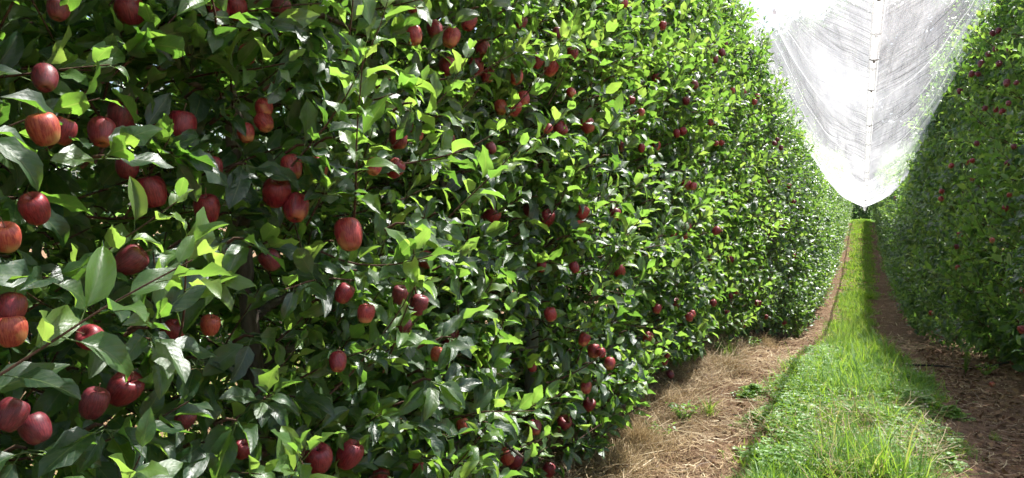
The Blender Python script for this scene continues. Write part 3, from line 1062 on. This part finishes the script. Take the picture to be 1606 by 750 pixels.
TONEW = ["red", "orange-tinged", "dark maroon", "rosy"]
taken = {a[4] for a in APPLES if a[4]}
def relative_label(x, y, dpx, tone):
    """a label that points from the closest singled-out apple"""
    for mx, my, ml in sorted(MARKS, key=lambda m: math.hypot(m[0] - x, m[1] - y))[:4]:
        if math.hypot(mx - x, my - y) > 190: continue
        dx, dy = x - mx, y - my
        v = "above" if dy < 0 else "below"
        h = "left" if dx < 0 else "right"
        where = v if abs(dx) < 0.4 * abs(dy) else f"to the {h} of" if abs(dy) < 0.4 * abs(dx) else f"{v} and {h} of"
        words_ = ml.split()
        for cut in (10, 9, 8):
            if len(words_) > cut and words_[cut - 1] in ("the", "a", "of", "in", "at", "by", "with", "and", "to", "near"): continue
            short = " ".join(words_[:cut]).rstrip(",")
            for far in ("", "farther "):
                t = f"{TONEW[tone]} apple {far}{where} {short}"
                if len(t.split()) <= 16 and t not in taken:
                    taken.add(t)
                    return t
            break
    return None
for n, (P, rad, dpx, tone, label, vis) in enumerate(apple_w):
    x, y = APPLES[n][:2]
    g = group_of(x, y, dpx)
    grp = "apples on the sunlit row" if x < 1400 else "apples on the shaded row"
    lab = label or relative_label(x, y, dpx, tone)
    if not lab: lab, grp = GROUPS[g]
    put_apple(Vector(P), rad, tone, lab, grp, hi=dpx > 15, seed=n)

# ------------------------------------------------------------------ hail net
def seam_z(y):
    y = np.asarray(y, float)
    return ground_z(y) * 1.02 + 2.62 - 0.04 * np.sin(y * 1.7) - 0.05 * smooth(8, 20, y)
SEAM_X = 0.10
def net_rise(u, y=20.0):
    k = [0, 0.25, 0.5, 0.8, 1.1, 1.4, 1.8, 2.3, 2.6]
    f = smooth(11, 17, y)
    return (1 - f) * np.interp(u, k, [0, 0.15, 0.38, 0.85, 1.50, 2.10, 2.65, 3.05, 3.2]) + f * np.interp(u, k, [0, 0.14, 0.34, 0.72, 1.18, 1.62, 2.05, 2.45, 2.6])
def build_net():
    root = empty("hail_net", (SEAM_X, 4.0, float(seam_z(4.0))), label="white translucent hail net hanging in a trough above the grass alley", category="net")
    o3 = np.array(root.location)
    ys = np.concatenate([np.linspace(-3, 2, 14), np.linspace(2.2, 26, 150), np.linspace(26.5, 60, 50)])
    us = np.linspace(0, 2.6, 36)
    for sgn in (-1, 1):
        Y, U = np.meshgrid(ys, us, indexing="ij")
        hem = np.abs(((Y + 1.2) / 3.6) % 1.0 - 0.5) * 2            # transverse cords every 3.6 m pull the net up a little
        X = SEAM_X + sgn * U
        Z = seam_z(Y) + net_rise(U, Y) - 0.10 * smooth(0.15, 0.6, U) * (1 - smooth(2.0, 2.6, U)) * (1 - hem ** 3)
        wob = (vnoise(Y * 1.1 + 5 * sgn, U * 5, 11) - 0.5) * 0.07 + (vnoise(Y * 0.8, U * 14 + 9 * sgn, 12) - 0.5) * 0.03 + (vnoise(Y * 5, U * 1.2, 13) - 0.5) * 0.03
        Z = Z + wob * smooth(0, 0.15, U)
        X = X + sgn * wob * 0.6 * smooth(0, 0.15, U)
        V = np.stack([X, Y, Z], -1).reshape(-1, 3) - o3
        UV = np.stack([Y + 37 * sgn, U + 11 * sgn], -1).reshape(-1, 2)
        nu = len(us)
        i = (np.arange(len(ys) - 1)[:, None] * nu + np.arange(nu - 1)[None]).reshape(-1)
        F = np.stack([i, i + 1, i + nu + 1, i + nu], -1)
        link("net_panel", quad_mesh("net_panel", V, F, UV, mats=[NET]), root)
        cords = np.arange(-1, 16) * 3.6 + 0.6
        for yc in cords[(cords > 2) & (cords < 58)]:
            u = np.linspace(0.02, 2.55, 24)
            p = np.stack([SEAM_X + sgn * u, np.full_like(u, yc) + 0.02 * np.sin(u * 19), seam_z(yc) + net_rise(u, yc) - 0.012 + 0.008 * np.sin(u * 31)], -1) - o3
            v, f = tube(p, 0.0032, 5)
            link("cross_cord", quad_mesh("cross_cord", v, f, mats=[FLANGE]), root)
    # hanging flange of the seam: two net edges rolled together
    yy = np.linspace(-3, 58, 260)
    z = seam_z(yy)
    wig = 0.004 * np.sin(yy * 2.1) + 0.003 * np.sin(yy * 13)
    prof = [(-0.014, 0.0), (-0.026, -0.03), (-0.010, -0.068), (0.012, -0.072), (0.028, -0.035), (0.014, 0.0)]
    V = np.stack([np.stack([SEAM_X + a + wig * (-b * 9), yy, z + b * (1 + 0.15 * np.sin(yy * 3.3))], -1) for a, b in prof], 1).reshape(-1, 3) - o3
    n = len(prof)
    i = np.arange(len(yy) - 1)[:, None] * n
    j = np.arange(n)[None]
    F = np.stack([i + j, i + (j + 1) % n, i + n + (j + 1) % n, i + n + j], -1).reshape(-1, 4)
    link("seam_flange", quad_mesh("seam_flange", V, F, np.stack([np.repeat(yy, n), np.tile(np.arange(n) * 0.05, len(yy))], -1), mats=[FLANGE]), root)
    for s in (-1, 1):
        v, f = tube(np.stack([SEAM_X + s * 0.028 + wig, yy, z - 0.03 + s * 0.025], -1)[::2] - o3, 0.004, 5)
        link("seam_cord", quad_mesh("seam_cord", v, f, mats=[FLANGE]), root)
    cl = None
    for q, yc in enumerate(np.arange(3.0, 22.0, 0.8)):
        if cl is None:
            v, f = join([tube([(-0.03, 0, 0.01), (0, 0.004, 0), (0.028, 0, 0.006)], [0.003, 0.006, 0.003], 5), tube([(0, 0, -0.014), (0, 0, 0.012)], [0.008, 0.008], 6)])
            cl = quad_mesh("clip", v, f, mats=[CLIP])
        c = link("clip", cl, root)
        c.location = Vector((SEAM_X, yc, float(seam_z(yc)) - 0.035 - 0.03 * (q % 2))) - root.location
    return root
build_net()

# ------------------------------------------------------------------ posts, hose
def post(x, y, h, mat, label, rad=0.05):
    z = float(ground_z(y))
    p = empty("trellis_post", (x, y, z), label=label, category="post", group="trellis posts")
    k = np.linspace(0, h, 7)
    v, f = tube(np.stack([0.006 * np.sin(k * 2), 0 * k, k - 0.1], -1), rad, 12)
    link("shaft", quad_mesh("shaft", v, f, mats=[mat]), p)
    v, f = tube([(0, 0, h - 0.1), (0, 0, h - 0.02), (0, 0, h + 0.02)], [rad * 1.12, rad * 1.15, rad * 0.7], 12)
    link("cap", quad_mesh("cap", v, f, mats=[mat]), p)
    for zz in (1.0, 2.0, 3.0):
        v, f = tube([(-rad - 0.01, -0.02, zz), (-rad - 0.025, 0, zz + 0.02), (-rad - 0.01, 0.02, zz)], 0.004, 5)
        link("wire_staple", quad_mesh("wire_staple", v, f, mats=[CLIP]), p)
    return p
post(-2.05, 4.75, 3.7, POSTWOOD, "pale weathered wooden post glimpsed behind leaves of the sunlit row")
post(1.62, 24.3, 4.15, GREENPOST, "grey-green post rising above the shaded row under the net's edge", 0.07)
v, f = tube([(1.62, 24.3, 3.2), (1.95, 23.6, 3.9), (2.3, 22.8, 4.4)], 0.012, 5)
link("tie_cord", quad_mesh("tie_cord", v, f, mats=[CORD]), label="thin pale cord tied from the grey-green post up to the net", category="cord")
v, f = tube([face_point(1540, 66, 0.35, True)[0], face_point(1551, 30, 0.35, True)[0], face_point(1564, -12, 0.36, True)[0]], 0.008, 6)
link("bamboo_cane", quad_mesh("bamboo_cane", v, f, mats=[CORD]), label="thin beige cane sticking up from the top of the shaded row", category="cane")

def ground_point(px, py):
    d = ray(px, py)
    t = 3.0
    for _ in range(60):
        P = CAM + d * t
        t = 0.5 * t + 0.5 * np.clip((float(surf(P[0], P[1])) - CAM[2]) / d[2], 1, 200)
    return CAM + d * t

hp = [ground_point(*q) + np.array([0, 0, 0.02 + 0.015 * math.sin(k * 1.7)]) for k, q in enumerate([(1424, 576), (1450, 578), (1480, 577), (1510, 580), (1540, 581), (1566, 576), (1600, 566), (1650, 560)])]
v, f = tube(hp, 0.010, 8)
link("irrigation_hose", quad_mesh("irrigation_hose", v, f, mats=[HOSE]), label="thin black irrigation hose lying across the bare soil track", category="hose")

# ------------------------------------------------------------------ grass strip
def strip_edges(y):
    """left and right edge of the grass at distance y"""
    n = (vnoise(y * 1.6, y * 0 + 3, 21) - 0.5), (vnoise(y * 1.6, y * 0 + 9, 22) - 0.5)
    a = np.interp(y, [3.5, 5.2, 6.6, 8, 9.5, 11, 14, 22, 40, 60], [-0.52, -0.55, -0.62, -0.58, -0.46, -0.44, -0.46, -0.48, -0.55, -0.65])
    b = np.interp(y, [3.5, 5.2, 6.6, 8, 9.5, 11, 14, 22, 40, 60], [0.52, 0.56, 0.60, 0.58, 0.42, 0.32, 0.30, 0.42, 0.54, 0.65])
    n2 = (vnoise(y * 6.3, y * 0 + 5, 23) - 0.5), (vnoise(y * 6.3, y * 0 + 7, 24) - 0.5)
    return a + n[0] * 0.30 + n2[0] * 0.22, b + n[1] * 0.30 + n2[1] * 0.22

def blades(n, y0, y1, hmin, hmax, wid, sampler=None, lean=0.45, power=1.0, segs=3):
    y = y0 + (y1 - y0) * rng.random(n) ** power
    if sampler is None:
        a, b = strip_edges(y)
        q = rng.random(n)
        x = a + (b - a) * q + rng.normal(0, 0.06, n)
        edge = np.minimum(q, 1 - q) * 2
        hh = rng.uniform(hmin, hmax, n) * (0.45 + 0.55 * smooth(0, 0.35, edge)) * (0.35 + 1.25 * vnoise(x * 3, y * 3, 31) * vnoise(x * 1.1, y * 1.1, 32) * 1.6)
    else:
        x, y, s = sampler(n)
        hh = rng.uniform(hmin, hmax, n) * s
    base = np.stack([x, y, surf(x, y) - 0.005], -1)
    az = rng.uniform(0, 6.283, n)
    ln = rng.normal(lean, 0.25, n)
    cv = rng.uniform(0.2, 1.2, n)
    dirh = np.stack([np.cos(az), np.sin(az), 0 * az], -1)
    side = np.stack([-np.sin(az), np.cos(az), 0 * az], -1)
    side = unit(side + dirh * rng.normal(0, 0.5, n)[:, None])
    ww = wid * rng.uniform(0.6, 1.3, n)
    rows = []
    p = base.copy()
    for k in range(segs + 1):
        t = k / segs
        wv = ww * (1 - t) ** 0.7 + 0.0004
        rows.append(p - side * wv[:, None] * 0.5)
        rows.append(p + side * wv[:, None] * 0.5)
        ang = ln + cv * t
        p = p + (hh / segs)[:, None] * (dirh * np.sin(ang)[:, None] + np.array([0, 0, 1.0]) * np.cos(ang)[:, None])
    V = np.stack(rows, 1)
    nv = V.shape[1]
    f = np.array([[2 * k, 2 * k + 1, 2 * k + 3, 2 * k + 2] for k in range(segs)])
    F = (f[None] + (np.arange(n) * nv)[:, None, None]).reshape(-1, 4)
    return V.reshape(-1, 3), F

gb = [blades(36000, 3.6, 10.0, 0.05, 0.22, 0.0075, lean=0.6, power=1.15), blades(3500, 3.6, 10.0, 0.12, 0.30, 0.011, lean=0.8), blades(9000, 0, 1, 0.08, 0.25, 0.012, sampler=lambda n: (rng.uniform(-5.6, -2.3, n), rng.uniform(-3, 8, n), np.ones(n)), segs=2), blades(1800, 3.6, 10.5, 0.2, 0.38, 0.010, lean=0.4),
      blades(16000, 10.0, 24.0, 0.07, 0.22, 0.012, segs=2), blades(16000, 22.0, 62.0, 0.08, 0.20, 0.035, segs=2)]
V, F = join(gb)
link("grass", quad_mesh("grass", V, F, mats=[GRASS]), kind="stuff", label="bright green grass strip running down the middle of the alley", category="grass")

def patch_sampler(cs):
    cs = np.array(cs)
    def s(n):
        k = rng.choice(len(cs), n, p=cs[:, 3] / cs[:, 3].sum())
        a = rng.uniform(0, 6.283, n); q = np.abs(rng.normal(0, 0.62, n)) * (0.7 + 0.5 * vnoise(np.cos(a) * 2 + k * 7, np.sin(a) * 2, 41))
        return cs[k, 0] + np.cos(a) * q * cs[k, 2], cs[k, 1] + np.sin(a) * q * cs[k, 2], np.clip(1.0 - 0.5 * q, 0.2, 1)
    return s

# clover among the grass
def trefoils(n, sampler):
    x, y, s = sampler(n)
    h = rng.uniform(0.015, 0.10, n) * np.broadcast_to(s, (n,)) ** 1.5
    c = np.stack([x, y, surf(x, y) + h], -1)
    sz = rng.uniform(0.014, 0.028, n)
    az = rng.uniform(0, 6.283, n)
    tilt = rng.normal(0, 0.35, (n, 2))
    Nn = unit(np.stack([tilt[:, 0], tilt[:, 1], np.ones(n)], -1))
    shape = np.array([(0.0, 0.0, 0), (-0.42, 0.45, 0.1), (0.0, 0.55, -0.02), (0.42, 0.45, 0.1), (-0.30, 0.92, 0.06), (0.0, 0.86, -0.02), (0.30, 0.92, 0.06)])
    f = np.array([[0, 2, 1, 0], [0, 3, 2, 0], [1, 2, 5, 4], [2, 3, 6, 5]])
    tq = np.array([[0, 3, 2, 1], [1, 2, 5, 4], [2, 3, 6, 5]])
    Vs, Fs, off = [], [], 0
    for k in range(3):
        a = az + k * 2.094
        A = np.stack([np.cos(a), np.sin(a), 0 * a], -1)
        A, N2, B = frame_axes(A, Nn)
        V = c[:, None] + sz[:, None, None] * (shape[None, :, 0:1] * B[:, None] + shape[None, :, 1:2] * A[:, None] + shape[None, :, 2:3] * N2[:, None])
        Vs.append(V.reshape(-1, 3)); Fs.append((tq[None] + (np.arange(n) * 7)[:, None, None]).reshape(-1, 4) + off); off += n * 7
    return np.concatenate(Vs), np.concatenate(Fs)
def gp(px, py, r, wgt):
    P = ground_point(px, py)
    return (P[0], P[1], r, wgt)
def strip_sampler(y0, y1):
    def s(n):
        y = rng.uniform(y0, y1, n)
        a, b = strip_edges(y)
        x = a + (b - a) * rng.random(n)
        k = vnoise(x * 2.0, y * 1.4, 55) > 0.42
        return x[k], y[k], np.ones(k.sum())
    return s
def trefoils_of(n, smp):
    x, y, s = smp(n)
    return trefoils(len(x), lambda m: (x, y, s))
cl = [trefoils_of(5500, patch_sampler([gp(1225, 655, 0.22, 1.2), gp(1180, 665, 0.12, 0.3), gp(1380, 600, 0.35, 1.5), gp(1440, 640, 0.22, 0.8), gp(1490, 735, 0.10, 0.15), gp(1495, 655, 0.10, 0.15), gp(1180, 620, 0.14, 0.3), gp(1190, 720, 0.15, 0.2)])),
      trefoils_of(13000, strip_sampler(3.8, 10.0))]
V, F = join(cl)
link("clover", quad_mesh("clover", V, F, mats=[CLOVER]), kind="stuff", label="low clover spreading through the grass strip", category="clover")
def blob(n=6, m=4):
    V, F = [], []
    for i in range(m + 1):
        th = math.pi * i / m
        for j in range(n):
            a = 2 * math.pi * j / n
            V.append((max(math.sin(th), 0.05) * math.cos(a), max(math.sin(th), 0.05) * math.sin(a), math.cos(th)))
    for i in range(m):
        for j in range(n):
            F.append((i * n + j, (i + 1) * n + j, (i + 1) * n + (j + 1) % n, i * n + (j + 1) % n))
    return np.array(V), np.array(F)
bv, bf = blob()
x, y, s = strip_sampler(4.2, 10.0)(300)
V, F = join([(bv * rng.uniform(0.004, 0.008) + np.array([a, b, float(surf(a, b)) + rng.uniform(0.08, 0.15)]), bf) for a, b in zip(x, y)])
link("clover_flowers", quad_mesh("clover_flowers", V, F, mats=[FLOWER]), kind="stuff", label="tiny white clover flowers dotted over the grass", category="flowers")

# ------------------------------------------------------------------ dry straw, leaf litter
def straw(n, smp, lmin, lmax, wid, lift=0.02, up=0.12):
    x, y, s = smp(n)
    n = len(x)
    L = rng.uniform(lmin, lmax, n)
    az = rng.uniform(0, 6.283, n)
    el = np.abs(rng.normal(0, up, n))
    d = np.stack([np.cos(az) * np.cos(el), np.sin(az) * np.cos(el), np.sin(el)], -1)
    side = unit(np.cross(d, np.array([0, 0, 1.0])) + rng.normal(0, 0.3, (n, 3)))
    cv = rng.normal(0, 0.18, n)
    c = np.stack([x, y, surf(x, y) + 0.004 + rng.uniform(0, lift, n)], -1)
    ww = wid * rng.uniform(0.5, 1.5, n)
    rows = []
    for t in (0, 0.5, 1.0):
        p = c + d * (L * t)[:, None] + side * (cv * L * (t - t * t) * 4)[:, None] * 0.5
        wv = ww * (1 - 0.6 * t)
        rows += [p - side * wv[:, None] * 0.5, p + side * wv[:, None] * 0.5]
    V = np.stack(rows, 1)
    f = np.array([[0, 1, 3, 2], [2, 3, 5, 4]])
    return V.reshape(-1, 3), (f[None] + (np.arange(n) * 6)[:, None, None]).reshape(-1, 4)
def band(x0, x1, y0, y1, thr=0.35, seed=61):
    def s(n):
        x, y = rng.uniform(x0, x1, n), y0 + (y1 - y0) * rng.random(n) ** 1.2
        k = vnoise(x * 3.0, y * 2.0, seed) + rng.random(n) * 0.4 > thr + 0.2
        return x[k], y[k], np.ones(k.sum())
    return s
st = [straw(11000, band(-2.3, -1.15, 3.6, 11, 0.45), 0.05, 0.26, 0.006, 0.03, 0.25), straw(6500, band(-1.3, -0.5, 3.6, 12, 0.75, 66), 0.03, 0.16, 0.006, 0.012, 0.1), straw(5000, band(-1.3, -0.5, 3.6, 9, 0.5, 69), 0.05, 0.2, 0.006, 0.02, 0.15), straw(4000, band(-1.1, 0.9, 12, 34, 0.4, 67), 0.08, 0.25, 0.012, 0.012, 0.1), straw(5000, band(0.45, 1.5, 4.2, 14, 0.5, 68), 0.03, 0.14, 0.006, 0.012, 0.1), straw(2000, band(-2.3, -1.1, 3.6, 9, 0.62), 0.15, 0.4, 0.007, 0.03, 0.15), straw(6000, band(-1.9, -1.1, 3.8, 9, 0.4, 62), 0.1, 0.35, 0.004, 0.06, 0.35),
      straw(5000, band(0.5, 1.7, 4.5, 14, 0.5, 63), 0.04, 0.16, 0.0035), straw(3000, band(-0.7, 0.6, 3.6, 6.5, 0.5, 64), 0.1, 0.3, 0.004, 0.1, 0.4)]
# standing dry grass at the foot of the sunlit row
def dry_tuft(px, py, r, n, h):
    P = ground_point(px, py)
    return blades(n, 0, 1, h * 0.4, h, 0.0045, sampler=patch_sampler([(P[0], P[1], r, 1)]), lean=0.6)
st += [dry_tuft(1000, 700, 0.35, 1300, 0.28), dry_tuft(960, 740, 0.3, 900, 0.3), dry_tuft(1195, 545, 0.25, 900, 0.30), dry_tuft(1050, 640, 0.4, 900, 0.2), dry_tuft(1140, 580, 0.35, 700, 0.2), dry_tuft(1010, 640, 0.3, 700, 0.25)]
V, F = join(st)
link("straw", quad_mesh("straw", V, F, mats=[STRAW]), kind="stuff", label="dry straw and dead grass strewn over the bare soil", category="straw")
x, y, s = band(0.75, 2.3, 4.2, 13, 0.25, 71)(3600)
x2, y2, _ = band(-2.0, -0.5, 3.8, 14, 0.4, 72)(1300)
x, y = np.concatenate([x, x2]), np.concatenate([y, y2])
n = len(x)
A, Nn, _ = frame_axes(rng.normal(0, 1, (n, 3)) * np.array([1, 1, 0.25]), np.array([0, 0, 1.0]) + rng.normal(0, 0.45, (n, 3)))
V, F, U, _ = place(LOW, np.stack([x, y, surf(x, y) + 0.012], -1), A, Nn, rng.uniform(0.03, 0.075, n))
link("leaf_litter", quad_mesh("leaf_litter", V, F, U, mats=[LITTER]), kind="stuff", label="brown dead leaves littering the soil under the trees", category="leaves")

# ------------------------------------------------------------------ weeds
def leafy_weed(px, py, h, nst, label, mat, leaf=0.05, spread=0.5, per=9, name="weed_plant"):
    P = ground_point(px, py)
    root = empty(name, (P[0], P[1], float(surf(P[0], P[1]))), label=label, category="weed")
    stems, pos, ax, nm, sz = [], [], [], [], []
    for k in range(nst):
        a = rng.uniform(0, 6.28)
        d = np.array([math.cos(a) * spread * rng.uniform(0.2, 1), math.sin(a) * spread * rng.uniform(0.2, 1), 1.0])
        q = np.linspace(0, 1, 5)
        hh = h * rng.uniform(0.6, 1)
        p = d[None] * (q * hh)[:, None]
        p[:, 2] -= 0.15 * hh * q ** 2
        stems.append(tube(p, np.linspace(0.003, 0.001, 5), 4, cap=False))
        for j in range(per):
            t = 0.15 + 0.85 * j / (per - 1)
            c = d * t * hh
            c[2] -= 0.15 * hh * t * t
            b = j * 2.4 + k
            pos.append(c); ax.append((math.cos(b), math.sin(b), rng.uniform(0.0, 0.7))); nm.append((rng.normal(0, 0.3), rng.normal(0, 0.3), 1.0)); sz.append(leaf * rng.uniform(0.6, 1.1))
    v, f = join(stems)
    link("stems", quad_mesh("stems", v, f, mats=[CLOVER]), root)
    A, Nn, _ = frame_axes(np.array(ax, float), np.array(nm, float))
    V, F, U, _ = place(MID, np.array(pos), A, Nn, np.array(sz))
    link("leaves", quad_mesh("leaves", V, F, U, mats=[mat]), root, kind="stuff")
def grass_tuft(px, py, h, n, label, r=0.05, wid=0.008):
    P = ground_point(px, py)
    V, F = blades(n, 0, 1, h * 0.5, h, wid, sampler=patch_sampler([(P[0], P[1], r, 1)]), lean=0.45)
    o = link("grass_tuft", None)
    bpy.data.objects.remove(o)
    base = np.array([P[0], P[1], float(surf(P[0], P[1]))])
    o = link("grass_tuft", quad_mesh("grass_tuft", V - base, F, mats=[GRASS]), label=label, category="grass tuft", kind="thing")
    o.location = base
leafy_weed(1514, 586, 0.42, 7, "upright feathery green weed growing beside the black hose", CLOVER, leaf=0.035, spread=0.22, per=14)
leafy_weed(1545, 590, 0.16, 7, "low dark green weed at the foot of the shaded row by the hose", CLOVER, leaf=0.04, spread=1.0)
leafy_weed(1072, 665, 0.22, 12, "low yellow-green broadleaf weed in the straw under the sunlit row", YOUNG, leaf=0.05, spread=0.9)
leafy_weed(1035, 690, 0.14, 8, "small leafy weed in the straw beside the broadleaf weed", YOUNG, leaf=0.04, spread=1.0)
leafy_weed(1180, 548, 0.2, 10, "pale green weed at the edge of the straw where the sunlit row recedes", YOUNG, leaf=0.04, spread=0.8)
leafy_weed(1250, 530, 0.28, 16, "dark leafy weed at the foot of the sunlit row beside the grass", CLOVER, leaf=0.05, spread=0.9)
leafy_weed(1130, 560, 0.22, 10, "thin grassy weed among straw under the far sunlit row", YOUNG, leaf=0.04, spread=0.8)
grass_tuft(1112, 652, 0.26, 60, "spiky tuft of long green grass in the straw")
grass_tuft(1140, 560, 0.25, 160, "light green grass tuft under the sunlit row beside dry straw", 0.16, 0.006)
grass_tuft(1185, 655, 0.12, 140, "small green grass patch at the left edge of the strip", 0.12, 0.006)
grass_tuft(1560, 690, 0.10, 40, "tiny grass tuft alone on the right soil track", 0.04, 0.005)
grass_tuft(1510, 705, 0.08, 120, "short grass patch on the right soil track beside the strip", 0.12, 0.005)

# fallen apples under the shaded row
FALL = [(1540, 527, "pale fallen apple lying under the shaded row, left of its pair"), (1553, 526, "pale fallen apple lying under the shaded row, right of its pair"), (1521, 531, "greenish fallen apple at the shaded row's foot near the tall weed"),
        (1508, 528, "brownish fallen apple on dark soil under the shaded row"), (1588, 572, "pinkish fallen apple on the soil near the picture's right edge"), (1556, 607, "small brown fallen apple on leaf litter below the hose")]
for k, (px, py, lab) in enumerate(FALL):
    P = ground_point(px, py)
    put_apple(Vector((P[0], P[1], float(surf(P[0], P[1])) + 0.024)), 0.028, 1 if k != 4 else 3, lab, "fallen apples", 1.2, False, 500 + k)

# ------------------------------------------------------------------ windbreak at the far end
def wind_tree(x, y, h, wdt, label, seed):
    root = empty("windbreak_tree", (x, y, float(ground_z(y))), label=label, category="tree", group="tall trees beyond the end of the alley")
    r = np.random.default_rng(seed)
    k = np.linspace(0, h * 0.9, 8)
    v, f = tube(np.stack([0.1 * np.sin(k), 0 * k, k], -1), np.interp(k, [0, h], [0.28, 0.05]), 8)
    link("trunk", quad_mesh("trunk", v, f, mats=[BARK]), root)
    n = 10000
    nc = 130
    cz = r.uniform(0.02, 0.97, nc) * h
    ca = r.uniform(0, 6.28, nc)
    cr = wdt * np.sqrt(r.random(nc)) * np.interp(cz / h, [0, 0.2, 0.6, 1], [0.9, 1.0, 1.0, 0.75])
    C = np.stack([np.cos(ca) * cr, np.sin(ca) * cr, cz], -1)
    q = r.integers(0, nc, n)
    pos = C[q] + r.normal(0, 0.55, (n, 3)) * np.array([1, 1, 1.1])
    pos[:, 2] = np.abs(pos[:, 2])
    A, Nn, _ = frame_axes(r.normal(0, 1, (n, 3)), r.normal(0, 0.6, (n, 3)) + np.array([0, 0, 0.8]))
    V, F, U, _ = place(LOW, pos, A, Nn, r.uniform(0.45, 0.9, n))
    link("crown", quad_mesh("crown", V, F, U, mats=[WINDBREAK]), root, kind="stuff")
for k, (x, y, h) in enumerate([(-15.0, 86, 18), (-11.0, 84, 19.5), (-7.0, 82, 20), (-3.5, 80, 20.5), (0.3, 79, 21), (4.2, 80, 21), (8.2, 81, 20.8), (12, 83, 20), (16, 85, 19)]):
    wind_tree(x, y, h, 2.9, f"{nth(k)} tall dark tree from the left beyond the end of the alley", 900 + k)
